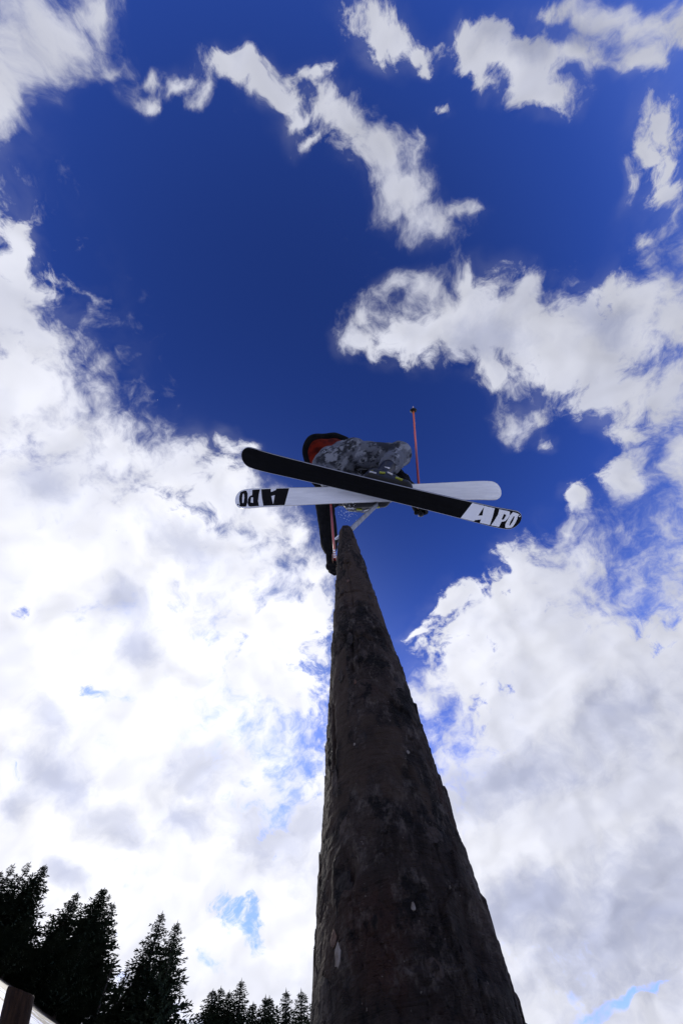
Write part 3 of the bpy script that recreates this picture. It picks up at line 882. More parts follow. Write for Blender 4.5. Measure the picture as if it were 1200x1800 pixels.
# ------------------------------------------------------------------ spruces
leaf_mat = material("spruce_needles", (0.030, 0.045, 0.026), 0.9, (0.05, 0.062, 0.034), 3.0, 3, spec=0.1)
trunk_mat = material("spruce_trunk", (0.10, 0.075, 0.06), 0.9, (0.06, 0.045, 0.04), 9.0, 5)
def spruce_meshes(seed, R, whorls, per, fill, sparse=0.0, low=0.04):
    """unit-height spruce: trunk mesh and crown mesh"""
    rs = random.Random(seed)
    V, F = [], []
    def blade(p, d, side, ln, wd):
        b = len(V)
        V.extend((p - side * wd * 0.5, p + d * ln * 0.55 + side * wd * 0.6, p + d * ln, p + d * ln * 0.45 - side * wd * 0.6))
        F.append((b, b + 1, b + 2, b + 3))
    for w in range(whorls):
        z = low + (1 - low) * (w + rs.random() * 0.7) / whorls
        z = min(z, 0.975)
        rel = (z - low) / (1 - low)
        L0 = R * ((1 - rel) ** 0.92) * min(1.0, 0.55 + rel * 4) + 0.004
        n = per if rel < 0.85 else max(3, per - 2)
        a0 = rs.random() * 6.28
        for k in range(n):
            if rs.random() < sparse:
                continue
            a = a0 + 6.283 * k / n + rs.uniform(-.35, .35)
            L = L0 * rs.choice((0.6, 0.75, 0.9, 1.0, 1.0, 1.12)) * rs.uniform(0.85, 1.1)
            h = Vector((math.cos(a), math.sin(a), 0))
            sd = Vector((-math.sin(a), math.cos(a), 0))
            rise = 0.55 if rel > 0.8 else (0.15 if rel > 0.45 else -0.18)
            drop = rs.uniform(.18, .40) * (1.15 - rel)
            m = max(3, int(fill * L / R) + 2)
            for j in range(m):
                s = (j + 0.6) / m
                p = Vector((0, 0, z)) + h * (L * s) + Vector((0, 0, L * (rise * s - drop * s * s + 0.16 * s ** 4)))
                bl = (0.012 + 0.30 * L * (1 - s * 0.55)) * rs.uniform(.7, 1.25)
                for sg in (-1, 1):
                    d = (h * rs.uniform(.45, 1.0) + sd * sg * rs.uniform(.4, .95) + Vector((0, 0, rs.uniform(-.50, .12)))).normalized()
                    nn = d.cross(Vector((rs.uniform(-.6, .6), rs.uniform(-.6, .6), 1))).normalized()
                    blade(p, d, nn, bl, bl * rs.uniform(.22, .36))
                d = (h * .35 + Vector((rs.uniform(-.4, .4), rs.uniform(-.4, .4), -0.9))).normalized()      # hanging twigs
                blade(p, d, sd, bl * 0.75, bl * 0.24)
            d = (h + Vector((0, 0, 0.35 if rel > .3 else 0.1))).normalized()
            blade(Vector((0, 0, z)) + h * (L * .85) + Vector((0, 0, L * (rise - drop) * .85)), d, sd, 0.24 * L + 0.008, 0.05 * L + 0.004)
    blade(Vector((0, 0, .955)), Vector((0, 0, 1)), Vector((1, 0, 0)), .075, .006)
    blade(Vector((0, 0, .955)), Vector((0, 0, 1)), Vector((0, 1, 0)), .075, .006)
    crown = mesh_of("crown", V, F, smooth=False)
    crown.materials.append(leaf_mat)
    trunk = tube_mesh("trunk", [(0, 0, -0.05), (0.002, 0, .25), (-.002, .001, .6), (0, 0, .97)], [.017, .013, .008, .002], 8)
    trunk.materials.append(trunk_mat)
    return trunk, crown
KINDS = {
    'dense': spruce_meshes(1, .245, 46, 8, 9),
    'plain': spruce_meshes(2, .225, 40, 7, 8, .08),
    'open': spruce_meshes(3, .23, 30, 6, 7, .22),
    'slim': spruce_meshes(4, .17, 38, 6, 7, .08),
}
def spruce(px, py, dist, kind, label, group, widen=1.0, rz=None, base_drop=0.0):
    d = ray(px, py)
    hd = Vector((d.x, d.y, 0)); hl_ = hd.length
    x, y = d.x / hl_ * dist, d.y / hl_ * dist
    tip = CAM.z + d.z / hl_ * dist
    gz = float(ground_z(np.array([x]), np.array([y]))[0]) - 0.1 - base_drop
    H = tip - gz
    root = bpy.data.objects.new("spruce_tree", None)
    COL.objects.link(root)
    root.location = (x, y, gz)
    root.rotation_euler = (random.uniform(-.02, .02), random.uniform(-.02, .02), random.uniform(0, 6.28) if rz is None else rz)
    root.scale = (H * widen, H * widen, H)
    tag(root, label, "tree", group)
    for nm, me in zip(("trunk", "crown"), KINDS[kind]):
        o = bpy.data.objects.new(nm, me)
        COL.objects.link(o)
        o.parent = root
    return root
G1, G2 = "tall spruces on the slope at lower left", "distant spruce row between slope and log"
TREES = [
 (4, 1532, 92, 'plain', "spruce cut by the left picture edge, leftmost of the trees", G1, 2.40),
 (28, 1520, 98, 'open', "open-branched spruce in the far left group, left of the twin tips", G1, 2.32),
 (53, 1517, 104, 'open', "thin-topped spruce in the far left group, middle one of three tips", G1, 2.23),
 (78, 1523, 96, 'dense', "dense spruce forming the right side of the far left group", G1, 2.14),
 (137, 1571, 94, 'plain', "leaning-looking spruce on the left shoulder of the second tree group", G1, 2.50),
 (182, 1563, 88, 'dense', "broad dense spruce, highest of the second tree group", G1, 2.40),
 (201, 1589, 95, 'plain', "spruce tip peeking out right of the broad dense spruce", G1, 1.97),
 (204, 1681, 80, 'open', "small thin spruce in the gap between the second and third groups", G1, 1.97),
 (226, 1694, 84, 'open', "lowest thin spruce just left of the double-tipped pair", G1, 1.97),
 (284, 1608, 66, 'plain', "big spruce, taller of the pair nearest to the far row", G1, 2.05),
 (314, 1620, 62, 'dense', "slender spruce on the right side of the pair nearest to the far row", G1, 1.69),
 (373, 1741, 74, 'dense', "distant spruce, leftmost of the far row", G2, 2.55),
 (389, 1738, 78, 'dense', "distant spruce, second from left in the far row", G2, 2.12),
 (405, 1743, 80, 'dense', "distant spruce close left of the tallest tip in the far row", G2, 2.34),
 (421, 1725, 74, 'dense', "distant spruce with the tallest tip of the far row", G2, 2.01),
 (446, 1763, 84, 'dense', "smallest distant spruce, just right of the tallest far one", G2, 2.34),
 (465, 1754, 82, 'dense', "distant spruce, left one of the close pair in the far row", G2, 2.12),
 (476, 1753, 86, 'dense', "distant spruce, right one of the close pair in the far row", G2, 2.34),
 (502, 1743, 76, 'dense', "distant full spruce, second from the log in the far row", G2, 2.01),
 (530, 1745, 74, 'dense', "distant spruce nearest to the left side of the log", G2, 2.12),
 (60, 1610, 80, 'dense', "low dark spruce in front of the far left group", G1, 2.50),
 (112, 1632, 82, 'dense', "low dark spruce between the first and second tree groups", G1, 2.50),
 (150, 1650, 78, 'dense', "low dark spruce in front of the second tree group", G1, 2.32),
 (15, 1625, 84, 'dense', "low dark spruce at the left edge above the snow", G1, 2.50),
 (250, 1690, 68, 'plain', "low spruce tucked against the left side of the double-tipped pair", G1, 1.97),
]
for tr in TREES:
    spruce(*tr)

# ------------------------------------------------------------------ wooden post on the snow
def post():
    top = at(38, 1742, 2.6)
    best = max((abs((top - at(25, 1801, zb)).normalized().z), zb) for zb in np.linspace(1.6, 2.59, 60))
    ax = (top - at(25, 1801, best[1])).normalized()
    h = 0.3
    while True:                                    # follow the lean down into the snow
        foot = top - ax * h
        if foot.z < float(ground_z(np.array([foot.x]), np.array([foot.y]))[0]) - 0.08 or h > 3:
            break
        h += 0.02
    root = empty("wooden_post", foot, "weathered brown wooden post standing on the snow at lower left corner", "post")
    PM = Matrix.Translation(foot) @ ax.to_track_quat('Z', 'Y').to_matrix().to_4x4()
    n, m = 40, 60
    lx = PM.to_3x3().inverted() @ -CX
    tilt = math.atan2(lx.y, lx.x)
    th = np.linspace(0, 2 * math.pi, n, endpoint=False)
    zz = np.linspace(0, h, m)
    T2, Z2 = np.meshgrid(th, zz)
    P3 = np.stack((np.cos(T2) * 2, np.sin(T2) * 2, Z2), -1)
    r = 0.092 * (1 + 0.06 * fbm(P3 * np.array((1.2, 1.2, 1.2)), 2, .5, 5)) + 0.006 * fbm(P3 * np.array((7, 7, 1.2)), 3, .6, 6)
    r *= np.clip(1 - np.clip((Z2 - h + .008) / .008, 0, 1) * 0.04, 0, 1)
    zt = Z2 + np.clip((Z2 - h + .1) / .1, 0, 1) * 0.06 * np.cos(T2 - tilt)
    V = np.stack((np.cos(T2) * r, np.sin(T2) * r, zt), -1)
    pm = material("post_wood", (0.036, 0.019, 0.010), 0.9, (0.014, 0.008, 0.005), 8, 8, 0.9, 30, stretch=(6, 6, 0.8), spec=0.1)
    link("shaft", grid_mesh("shaft", V, n, m, wrap_u=True), pm, root, PM)
    ring = [Vector(V[-1, i]) for i in range(n)]
    c = sum(ring, Vector()) / n
    link("cut_top", mesh_of("cut_top", ring + [c + Vector((0, 0, .004))], [(i, (i + 1) % n, n) for i in range(n)], False), wood_mat, root, PM)
post()

# ------------------------------------------------------------------ skis
SKI_L, SKI_W = 1.76, 0.117
black_base = material("black_ski_base", (0.005, 0.005, 0.0055), 0.5, (0.007, 0.007, 0.008), 14, 6, spec=0.03, stretch=(0.4, 6, 1))
white_base = material("white_ski_base", (0.80, 0.81, 0.83), 0.38, (0.70, 0.71, 0.74), 12, 7, spec=0.4, stretch=(0.5, 5, 1))
steel = material("steel_edge", (0.45, 0.45, 0.46), 0.32, metallic=1.0)
top_sheet_mat = material("ski_top_sheet", (0.03, 0.03, 0.035), 0.4, (0.08, 0.08, 0.09), 6, 3)
binding_mat = material("binding_plastic", (0.010, 0.010, 0.011), 0.45, spec=0.2)
def ski_z(x):
    """camber line: both tips turn up, away from the snow side"""
    e = max(abs(x) - 0.66, 0.0) / 0.22
    return 0.030 * e * e
def ski_half(x):
    w = SKI_W * 0.5 * (0.93 + 0.15 * (abs(x) / 0.75) ** 2)
    d = SKI_L * 0.5 - abs(x)
    rr = 0.072
    if d < rr:
        w = min(w, SKI_W * 0.54) * math.sqrt(max(1 - ((rr - d) / rr) ** 2.3, 0.0))
    return w
def ski_stations():
    xs = list(np.linspace(-0.81, 0.81, 61))
    tipx = [0.81 + 0.07 * math.sin(a) for a in np.linspace(0, math.pi / 2, 12)[1:]]
    return [-x for x in reversed(tipx)] + xs + tipx
def strip(name, y0f, y1f, z0, z1, mat, root, mw):
    """closed band along the ski between y0f(x) and y1f(x), heights z0..z1 above the camber line"""
    V, F = [], []
    X = ski_stations()
    for x in X:
        zb = ski_z(x)
        a, b = y0f(x), y1f(x)
        V += [(x, a, zb + z0), (x, b, zb + z0), (x, b, zb + z1), (x, a, zb + z1)]
    for i in range(len(X) - 1):
        o, p = i * 4, i * 4 + 4
        F += [(o, p, p + 1, o + 1), (o + 1, p + 1, p + 2, o + 2), (o + 2, p + 2, p + 3, o + 3), (o + 3, p + 3, p, o)]
    F += [(0, 1, 2, 3), (len(V) - 1, len(V) - 2, len(V) - 3, len(V) - 4)]
    me = mesh_of(name, V, F, False)
    return link(name, me, mat, root, mw)
# lettering, drawn in units of a 108-wide ski measured from the tip
_k = SKI_W / 108.0
def ST(pts):
    return [(SKI_L * 0.5 - 0.002 + s * 0.00094, max(-50.5, min(50.5, t)) * _k) for s, t in pts]
LETTERS = {
    'letter_a': [[(-346, -51), (-202, -51), (-190, 0), (-183, 51), (-249, 51), (-251, 30), (-285, 42), (-289, 51), (-377, 51)], [(-268, -44), (-279, 12), (-254, 6)]],
    'letter_p': [[(-172, -51), (-118, -51), (-100, -48), (-91, -30), (-92, -6), (-100, 10), (-113, 16), (-121, 17), (-121, 51), (-175, 51), (-168, 20), (-164, -20)], [(-130, -30), (-128, 5), (-114, 4), (-112, -26)]],
    'letter_o': [[(-80, -49), (-50, -46), (-31, -41), (-34, -28), (-29, -10), (-28, 16), (-34, 42), (-60, 50), (-78, 49), (-88, 30), (-89, -25)], [(-62, -26), (-65, 10), (-60, 33), (-53, 31), (-50, 5), (-53, -24)]],
    'letter_dot': [[(-22 + 5 * math.cos(a), -31 + 5 * math.sin(a)) for a in np.linspace(0, 2 * math.pi, 10, endpoint=False)]],
}
LETTER_MESH = {k: poly_mesh("letter", [ST(lp) for lp in loops], ski_z, 0.0006, 0.012) for k, loops in LETTERS.items()}
def make_ski(left, right, zl, zr, roll, base_mat, ink, letters_right, label):
    a, b = at(*left, zl), at(*right, zr)
    mid = (a + b) * 0.5
    xd = (b - a).normalized()
    up = Matrix.Rotation(roll, 3, xd) @ (mid - CAM).normalized()
    mw = frame(mid, xd, up)
    if not letters_right:
        mw = mw @ Matrix.Rotation(math.pi, 4, 'Z')
    s = (b - a).length / SKI_L
    mw = mw @ Matrix.Diagonal((s, s * 1.05, s, 1))
    root = empty("ski", mid, label, "ski", "crossed freestyle skis")
    e = 0.0022
    base = strip("base", lambda x: -max(ski_half(x) - e, 0.0), lambda x: max(ski_half(x) - e, 0.0), 0.0, 0.003, base_mat, root, mw)
    strip("edge", lambda x: -ski_half(x), lambda x: -max(ski_half(x) - e, 0.0) - 0.0002, 0.0004, 0.0032, steel, root, mw)
    strip("edge", lambda x: max(ski_half(x) - e, 0.0) + 0.0002, lambda x: ski_half(x), 0.0004, 0.0032, steel, root, mw)
    top = strip("top_sheet", lambda x: -ski_half(x) * 0.985, lambda x: ski_half(x) * 0.985, 0.0035, 0.0115, top_sheet_mat, root, mw)
    for nm, me in LETTER_MESH.items():
        m2 = me if ink is None else me.copy()
        m2.materials.clear()
        o = link(nm, m2, ink, base, mw)
    for nm, x0, sx, sz in (("toe_binding", 0.15, 0.11, 0.045), ("heel_binding", -0.19, 0.13, 0.05)):
        link(nm, box_mesh(nm, sx, 0.062, sz, 0.008), binding_mat, root, mw @ Matrix.Translation((x0 if letters_right else -x0, 0, 0.0118 + sz / 2)))
    return root, mw
black_ink = material("black_print", (0.006, 0.006, 0.007), 0.5, spec=0.08)
white_ink = material("white_print", (0.80, 0.81, 0.83), 0.42)
ski_b, MB_ = make_ski((421, 802), (917, 921), 2.14, 2.10, math.radians(24), black_base, white_ink, True, "black-based ski crossing in front, white letters on its right tip")
ski_w, MW_ = make_ski((411, 876), (884, 860), 2.20, 2.24, math.radians(-20), white_base, black_ink, False, "white-based ski crossing behind, black letters on its left tip")

# ------------------------------------------------------------------ grey rail on the log's top
rail_a, rail_b = at(610, 937, 1.80), at(716, 836, 3.1)
rail_mat = material("galvanised_rail", (0.30, 0.31, 0.34), 0.5, (0.20, 0.21, 0.23), 25, 6, 0.2, 90, metallic=0.4)
rail = empty("flat_rail", rail_a, "narrow grey flat rail running from the log's top up behind the skier", "rail")
_rl = (rail_b - rail_a).length
_rm = frame((rail_a + rail_b) * 0.5, rail_b - rail_a, CY)
link("bar", box_mesh("bar", _rl, 0.010, 0.030, 0.002), rail_mat, rail, _rm)
for _x in (-_rl * .5 + .02, -_rl * .5 + .05):
    link("bolt", tube_mesh("bolt", [(0, -0.010, 0), (0, 0.010, 0)], [.004, .004], 8), steel, rail, _rm @ Matrix.Translation((_x, 0, 0)))

# ------------------------------------------------------------------ skier
def P(x, y, z):
    return at(x, y, z)
camo = bpy.data.materials.new("camo_cloth")
camo.use_nodes = True
_t = camo.node_tree
_p = _t.nodes['Principled BSDF']
_p.inputs['Roughness'].default_value = 0.85
_p.inputs['Specular IOR Level'].default_value = 0.2
_tc = nd(_t, 'ShaderNodeTexCoord')
c1 = bmix(brange(bnoise(8, 4, rough=0.62), 0.43, 0.53), (0.022, 0.024, 0.031), (0.098, 0.105, 0.126))
c1 = bmix(brange(bnoise(10, 4, (1, 1.8, .7), 0.62), 0.53, 0.61), c1, (0.20, 0.212, 0.24))
c1 = bmix(brange(bnoise(14, 4, rough=0.6), 0.56, 0.66), c1, (0.020, 0.022, 0.027))
_t.links.new(c1, _p.inputs['Base Color'])
jacket_mat = material("black_jacket_cloth", (0.006, 0.006, 0.007), 0.85, (0.010, 0.010, 0.011), 30, 5, 0.3, 120, spec=0.08)
lining_mat = material("red_lining", (0.48, 0.035, 0.012), 0.75, (0.16, 0.010, 0.006), 14, 4, 0.3, 60)
hem_mat = material("pale_printed_band", (0.22, 0.21, 0.20), 0.8, (0.03, 0.03, 0.035), 26, 2, contrast=(0.52, 0.58), stretch=(1, 1, 1))
skin_mat = material("skin", (0.48, 0.29, 0.21), 0.55, (0.42, 0.24, 0.17), 18, 4)
boot_mat = material("boot_shell", (0.007, 0.007, 0.008), 0.35, spec=0.2)
yellow_mat = material("boot_accent_yellow", (0.36, 0.38, 0.04), 0.4)
white_mat = material("boot_accent_white", (0.62, 0.62, 0.64), 0.4)
glove_mat = material("black_glove", (0.006, 0.006, 0.006), 0.8, (0.011, 0.010, 0.010), 60, 4, 0.4, 200, spec=0.1)
helmet_mat = material("helmet_shell", (0.02, 0.02, 0.022), 0.3, spec=0.5)
goggle_mat = material("goggle_lens", (0.10, 0.05, 0.02), 0.08, spec=0.8)

HIPC = P(592, 822, 2.80)
HA, HB = P(602, 801, 2.80), P(588, 845, 2.80)
KA, KB = P(697, 801, 2.66), P(676, 866, 2.66)
def ankle_of(mw, dx, off):
    fx = Vector(mw.col[0][:3]).normalized()
    if fx.dot(CX) < 0: fx = -fx
    return mw.translation + CY * (off * .012) + fx * (dx - .035) + Vector(mw.col[2][:3]).normalized() * .185
BOOT_A, BOOT_B = .035, -.03
AA, AB = ankle_of(MB_, BOOT_A, 1), ankle_of(MW_, BOOT_B, -1)
CHEST = P(628, 832, 3.20)
SHA, SHB = P(634, 800, 3.22), P(622, 868, 3.22)
NECK, HEAD = P(652, 832, 3.33), P(668, 834, 3.42)
ELB, WRB, HNB = P(570, 880, 2.86), P(580, 962, 2.70), P(589, 994, 2.68)
ELA, WRA, HNA = P(694, 838, 2.80), P(722, 868, 2.54), P(738, 889, 2.48)
person = empty("person", (MB_.translation + MW_.translation) * 0.5, "skier crouching mid-air in grey camouflage trousers and black jacket with red lining", "person")

# body: one continuous figure inside the clothes
bp = [('ball', HIPC, (.14, .14, .14), None), ('limb', HIPC, .13, CHEST, .14), ('limb', SHA, .07, SHB, .07), ('limb', CHEST, .12, NECK, .06), ('limb', NECK, .055, HEAD, .075)]
for h, k, a in ((HA, KA, AA), (HB, KB, AB)):
    bp += [('limb', h, .082, k, .056), ('limb', k, .055, a, .04)]
for s, e, w, hn in ((SHA, ELA, WRA, HNA), (SHB, ELB, WRB, HNB)):
    bp += [('limb', s, .05, e, .04), ('limb', e, .039, w, .028), ('limb', w, .026, hn, .034)]
_hd = (HEAD - NECK).normalized()
_fw = CX - _hd * CX.dot(_hd); _fw.normalize()
_lf = _hd.cross(_fw)
HM = Matrix((_fw, _lf, _hd)).transposed()
HC = HEAD + _hd * 0.05
bp += [('ball', HC, (.095, .076, .118), HM), ('ball', HC + _fw * .088 - _hd * .062, (.03, .035, .03), HM), ('limb', HC + _fw * .092 + _hd * .012, .011, HC + _fw * .110 - _hd * .022, .014)]
for sg in (-1, 1):
    bp += [('ball', HC + _lf * sg * .078 - _hd * .005, (.018, .010, .030), HM), ('ball', HC + _fw * .086 + _lf * sg * .032 + _hd * .005, (.012, .015, .011), HM)]
bp += [('ball', HC + _fw * .096 - _hd * .048, (.010, .024, .008), HM)]
body = link("body", organic("body", bp, .009, 3), skin_mat, person)

# trousers
tp = [('ball', HIPC + CX * -.015, (.185, .185, .175), None), ('limb', HA, .125, KA, .095), ('limb', HB, .125, KB, .092), ('limb', KA, .096, AA + (KA - AA) * .52, .080), ('limb', KB, .092, AB + (KB - AB) * .22, .080),
      ('ball', KA + CX * .02 + CY * .012, (.10, .10, .10), None), ('ball', HA + CX * .07 + CY * .025 + CF * -.03, (.13, .11, .12), None), ('ball', KA + CX * -.03 + CY * -.045 + CF * -.06, (.085, .07, .085), None), ('limb', HIPC, .165, HIPC + (CHEST - HIPC) * .35, .16)]
trousers = link("trousers", organic("trousers", tp, .009, 5, .008, 11.0, 3, (1.0, 1.5, 0.8)), camo, person)
# jacket: torso and sleeves
jp = [('limb', HIPC + (CHEST - HIPC) * .45, .165, CHEST, .19), ('limb', SHA, .10, SHB, .10), ('limb', CHEST, .17, NECK, .095), ('limb', NECK, .092, NECK + (HEAD - NECK) * .45, .082)]
for s, e, w in ((SHA, ELA, WRA), (SHB, ELB, WRB)):
    jp += [('limb', s, .088, e, .080), ('limb', e, .080, w, .062)]
jacket = link("jacket", organic("jacket", jp, .010, 4, .010, 10.0, 13), jacket_mat, person)
# flared skirt of the jacket, open below: black shell outside, red lining inside
_td = (CHEST - HIPC).normalized()
SKC = P(580, 813, 2.90)
_sx = (CX - _td * CX.dot(_td)).normalized()
_sy = _td.cross(_sx)
def skirt(name, prof, mat, off, parent, flip):
    n = 72
    V, F = [], []
    for h, r in prof:
        for k in range(n):
            a = 2 * math.pi * k / n
            wv = 1 + .035 * math.sin(3 * a + 1) + .03 * math.sin(5 * a + h * 9) + .02 * math.sin(9 * a + 2)
            sq = 1 + .26 * math.exp(-((a - 3.72) / .42) ** 2) - .06 * math.exp(-((a - 2.5) / .6) ** 2)
            x, y = r * 1.0 * wv * sq * math.cos(a), r * .98 * wv * sq * math.sin(a)
            V.append(SKC + _sx * (x - off * math.cos(a)) + _sy * (y - off * math.sin(a)) + _td * (h + .012 * math.sin(4 * a + 1)))
    for i in range(len(prof) - 1):
        for k in range(n):
            a, b = i * n + k, i * n + (k + 1) % n
            F.append((a, b, b + n, a + n) if not flip else (a + n, b + n, b, a))
    return link(name, mesh_of(name, V, F), mat, parent)
skirt("jacket_skirt", [(.020, .216), (.004, .226), (-.012, .246), (-.01, .256), (.0, .262), (.06, .256), (.14, .23), (.24, .205), (.34, .185)], jacket_mat, 0.0, jacket, False)
skirt("lining", [(.018, .224), (.05, .226), (.12, .21), (.20, .192), (.30, .172)], lining_mat, 0.006, jacket, True)

# boots
def boot(name, mw, ankle, knee, dx, off, cuff):
    """shell boot standing on the ski whose matrix is mw"""
    fx = Vector(mw.col[0][:3]).normalized()
    if fx.dot(CX) < 0: fx = -fx
    uz = Vector(mw.col[2][:3]).normalized()
    org = mw.translation + uz * 0.055 + fx * dx + CY * (off * .012)
    fy = uz.cross(fx)
    MM = Matrix((fx, fy, uz)).transposed()
    Q = lambda x, y, z: org + fx * x + fy * y + uz * z
    pr = [('limb', Q(.12, 0, .042), .050, Q(-.10, 0, .05), .052), ('limb', Q(.05, 0, .08), .054, Q(-.08, 0, .09), .060), ('ball', Q(.12, 0, .036), (.060, .056, .046), MM)]
    top = ankle + (knee - ankle) * cuff
    pr += [('limb', Q(-.05, 0, .08), .052, ankle, .054), ('limb', ankle, .054, top, .058)]
    b = link(name, organic(name, pr, .007, 2), boot_mat, person)
    m4 = MM.to_4x4()
    def put(nm, x, y, z, sx, sy, sz, mat, rz=0.0, rx=0.0):
        link(nm, box_mesh(nm, sx, sy, sz, min(sx, sy, sz) * .3), mat, b, Matrix.Translation(Q(x, y, z)) @ m4 @ Matrix.Rotation(rx, 4, 'X') @ Matrix.Rotation(rz, 4, 'Y'))
    put("sole", .0, 0, -.014, .27, .062, .018, boot_mat)
    for sg in (-1, 1):
        put("accent", .075, sg * .052, .036, .050, .014, .012, yellow_mat, .3)
        put("accent", -.035, sg * .055, .062, .040, .014, .010, yellow_mat, -.35)
        put("buckle", .015, sg * .056, .078, .040, .012, .009, white_mat, .5)
        put("buckle", -.095, sg * .050, .040, .045, .012, .008, white_mat, .1)
    # straps and flashes on the side of the cuff that faces down
    for k, dx_, sx, mat in ((-.15, -.035, .04, yellow_mat), (.30, .02, .04, white_mat)):
        q = ankle + (top - ankle) * k + fx * dx_ + (-CF * .75 + CY * off * .66) * .053
        link("strap", box_mesh("strap", sx, .012, .010, .003), mat, b, frame(q, fx + uz * .25, CF))
    return b
boot("boot", MB_, AA, KA, BOOT_A, 1, .5)
boot("boot", MW_, AB, KB, BOOT_B, -1, .3)

# poles
def pole(hand, tip, grip_len, label):
    hand, tip = Vector(hand), Vector(tip)
    d = (tip - hand).normalized()
    L = (tip - hand).length
    root = empty("ski_pole", hand - d * grip_len * .6, label, "ski pole", "orange ski poles")
    mw = frame(hand, d, CY)
    pm = bpy.data.materials.get("pole_shaft")
    if pm is None:
        pm = bpy.data.materials.new("pole_shaft"); pm.use_nodes = True
        t = pm.node_tree; p = t.nodes['Principled BSDF']
        p.inputs['Roughness'].default_value = 0.3
        p.inputs['Coat Weight'].default_value = 0.4
        tcn = nd(t, 'ShaderNodeTexCoord'); sp = nd(t, 'ShaderNodeSeparateXYZ')
        t.links.new(tcn.outputs['Object'], sp.inputs[0])
        cr = nd(t, 'ShaderNodeValToRGB')
        el = cr.color_ramp.elements
        el[0].position, el[0].color = 0.0, (0.40, 0.02, 0.015, 1)
        el[1].position, el[1].color = 1.0, (0.85, 0.19, 0.05, 1)
        for pos, c in ((.16, (.40, .02, .015)), (.30, (.34, .02, .03)), (.50, (.26, .03, .06)), (.62, (.72, .11, .04))):
            e = el.new(pos); e.color = (*c, 1)
        t.links.new(sp.outputs[0], cr.inputs[0])
        t.links.new(cr.outputs[0], p.inputs['Base Color'])
    link("shaft", tube_mesh("shaft", [(0.02, 0, 0), (L * .5, 0, 0), (L - .03, 0, 0)], [.0092, .0088, .0072], 14), pm, root, mw)
    link("tip", tube_mesh("tip", [(L - .03, 0, 0), (L - .012, 0, 0), (L, 0, 0)], [.0075, .005, .0015], 10), material("pole_tip", (.55, .42, .38), .4), root, mw)
    bk = tube_mesh("basket", [(L - .062, 0, 0), (L - .058, 0, 0), (L - .052, 0, 0), (L - .047, 0, 0), (L - .036, 0, 0)], [.010, .026, .030, .014, .009], 18)
    link("basket", bk, binding_mat, root, mw)
    g = tube_mesh("grip", [(-grip_len * .6 - .004, 0, 0), (-grip_len * .6, 0, 0), (-grip_len * .45, 0, 0), (-.03, 0, 0), (.0, 0, 0), (.04, 0, 0), (.05, 0, 0)], [.008, .018, .019, .0145, .016, .0145, .010], 14)
    link("grip", g, binding_mat, root, mw)
    for q in range(4):                                     # printed marks below the grip
        link("printed_mark", tube_mesh("printed_mark", [(.085 + q * .022, 0, 0), (.097 + q * .022, 0, 0)], [.0096, .0096], 12, False), white_ink, root, mw)
    return d
pdB = pole(HNB, P(580, 868, 2.34), .14, "short orange ski pole in the skier's lowered hand beside the log")
pdA = pole(HNA, P(725.5, 714, 2.98), .14, "long red ski pole sticking up above the white ski, point upward")

# gloves: palm, four bent fingers and a thumb closed on the grip
def glove(wrist, hand, axis, sg):
    a = axis * 1.35
    w = (hand - wrist); w = (w - axis * w.dot(axis)).normalized() * 1.35
    n = axis.cross(w) * sg
    pr = [('limb', wrist + (wrist - hand) * .6, .046, wrist, .038), ('limb', wrist, .036, hand - w * .015 + n * .022, .034), ('ball', hand + n * .026 - w * .004, (.040, .040, .040), None), ('limb', hand + n * .03 + a * .030, .020, hand + n * .03 - a * .034, .020)]
    for q in range(4):
        o = hand + a * (.034 - .023 * q)
        k = (1.0, 1.06, 1.0, .82)[q]
        p0 = o + n * .030 + w * .010
        p1 = o + n * .018 + w * .034 * k
        p2 = o - n * .016 + w * .030 * k
        p3 = o - n * .028 * k + w * .006
        pr += [('limb', p0, .0125, p1, .0118), ('limb', p1, .0116, p2, .0110), ('limb', p2, .0108, p3, .0098)]
    t0 = hand - w * .02 + a * .03 + n * .012
    t1 = hand - w * .026 + a * .052 - n * .010
    t2 = hand - w * .006 + a * .056 - n * .028
    pr += [('limb', t0, .017, t1, .014), ('limb', t1, .0138, t2, .0115)]
    return link("glove", organic("glove", pr, .0055, 1, .0012, 40, 5), glove_mat, person)
glove(WRB, HNB, -pdB, 1)
glove(WRA, HNA, -pdA, -1)

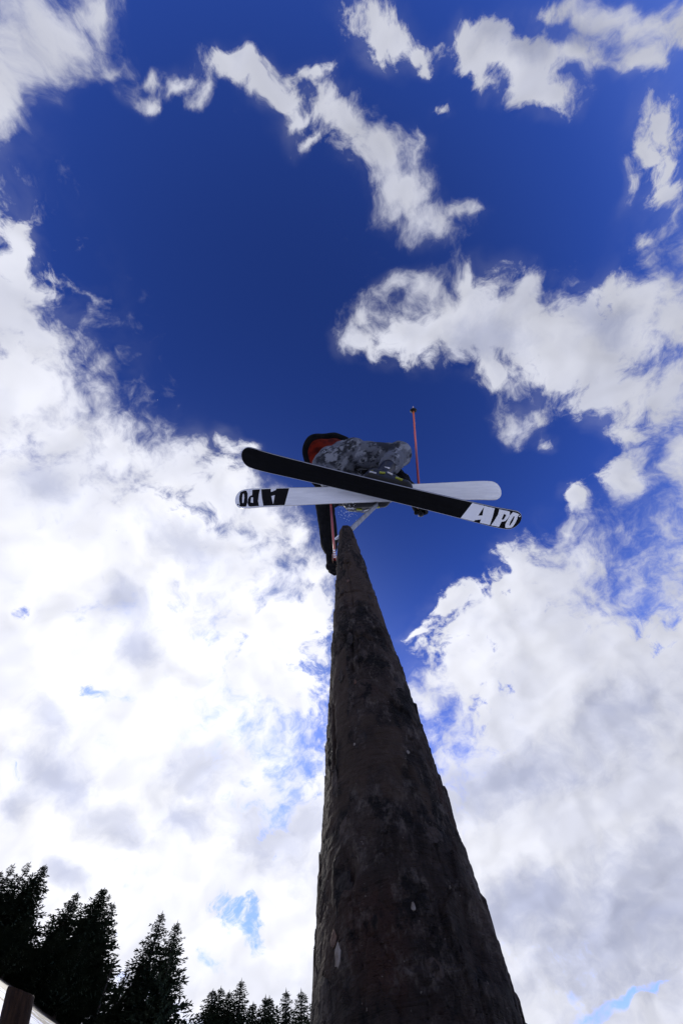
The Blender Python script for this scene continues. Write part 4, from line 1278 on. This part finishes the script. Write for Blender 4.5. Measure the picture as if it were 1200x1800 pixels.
# helmet and goggles
hp = [('ball', HC + _hd * .028 - _fw * .008, (.122, .104, .118), HM), ('limb', HC + _lf * .088 - _fw * .02, .030, HC + _lf * .080 - _hd * .05 - _fw * .012, .026), ('limb', HC - _lf * .088 - _fw * .02, .030, HC - _lf * .080 - _hd * .05 - _fw * .012, .026), ('limb', HC + _fw * .09 + _hd * .07 + _lf * .05, .02, HC + _fw * .09 + _hd * .07 - _lf * .05, .02)]
helmet = link("helmet", organic("helmet", hp, .008, 2), helmet_mat, person)
gp = [('limb', HC + _fw * .100 + _hd * .016 + _lf * .05, .030, HC + _fw * .108 + _hd * .016, .034), ('limb', HC + _fw * .108 + _hd * .016, .034, HC + _fw * .100 + _hd * .016 - _lf * .05, .030)]
link("goggles", organic("goggles", gp, .006, 2), goggle_mat, person)

# ------------------------------------------------------------------ snow thrown off the skis and stuck to the log
snow_bit = material("snow_crystal", (0.86, 0.88, 0.92), 0.5)
def flakes(name, pts, label):
    bm = bmesh.new()
    for p, r in pts:
        bmesh.ops.create_icosphere(bm, subdivisions=1, radius=r, matrix=Matrix.Translation(p) @ Matrix.Rotation(random.uniform(0, 3), 4, 'X') @ Matrix.Diagonal((random.uniform(.6, 1.3), random.uniform(.6, 1.3), random.uniform(.6, 1.3), 1)))
    me = bpy.data.meshes.new(name); bm.to_mesh(me); bm.free()
    o = link(name, me, snow_bit)
    return tag(o, label, "snow", kind="stuff")
pts = []
for q in range(150):
    x = random.gauss(611, 9); y = random.gauss(897, 8)
    pts.append((P(x, max(y, 884), random.uniform(2.16, 2.3)), random.choice((.0008, .001, .0014, .0019))))
for x, y, r in ((277, 703, .0028), (262, 694, .0016), (443, 923, .003), (330, 996, .002), (278, 1006, .0016), (205, 933, .0016), (152, 772, .0016), (620, 884, .003), (595, 904, .0022), (613, 906, .0030), (608, 900, .0026)):
    pts.append((P(x, y, 2.2), r))
flakes("snow_spray", pts, "fine snow crystals falling below the white ski")
lp = organic("snow_lump", [('limb', P(596, 943, 1.72), .008, P(590, 947, 1.70), .006), ('ball', P(594, 944, 1.71), (.012, .009, .009), None), ('limb', P(591, 946, 1.70), .006, P(588.5, 949, 1.69), .003)], .003, 2, .002, 60, 3)
tag(link("snow_lump", lp, snow_bit), "small white lump stuck on the left side of the log near its top", "snow")
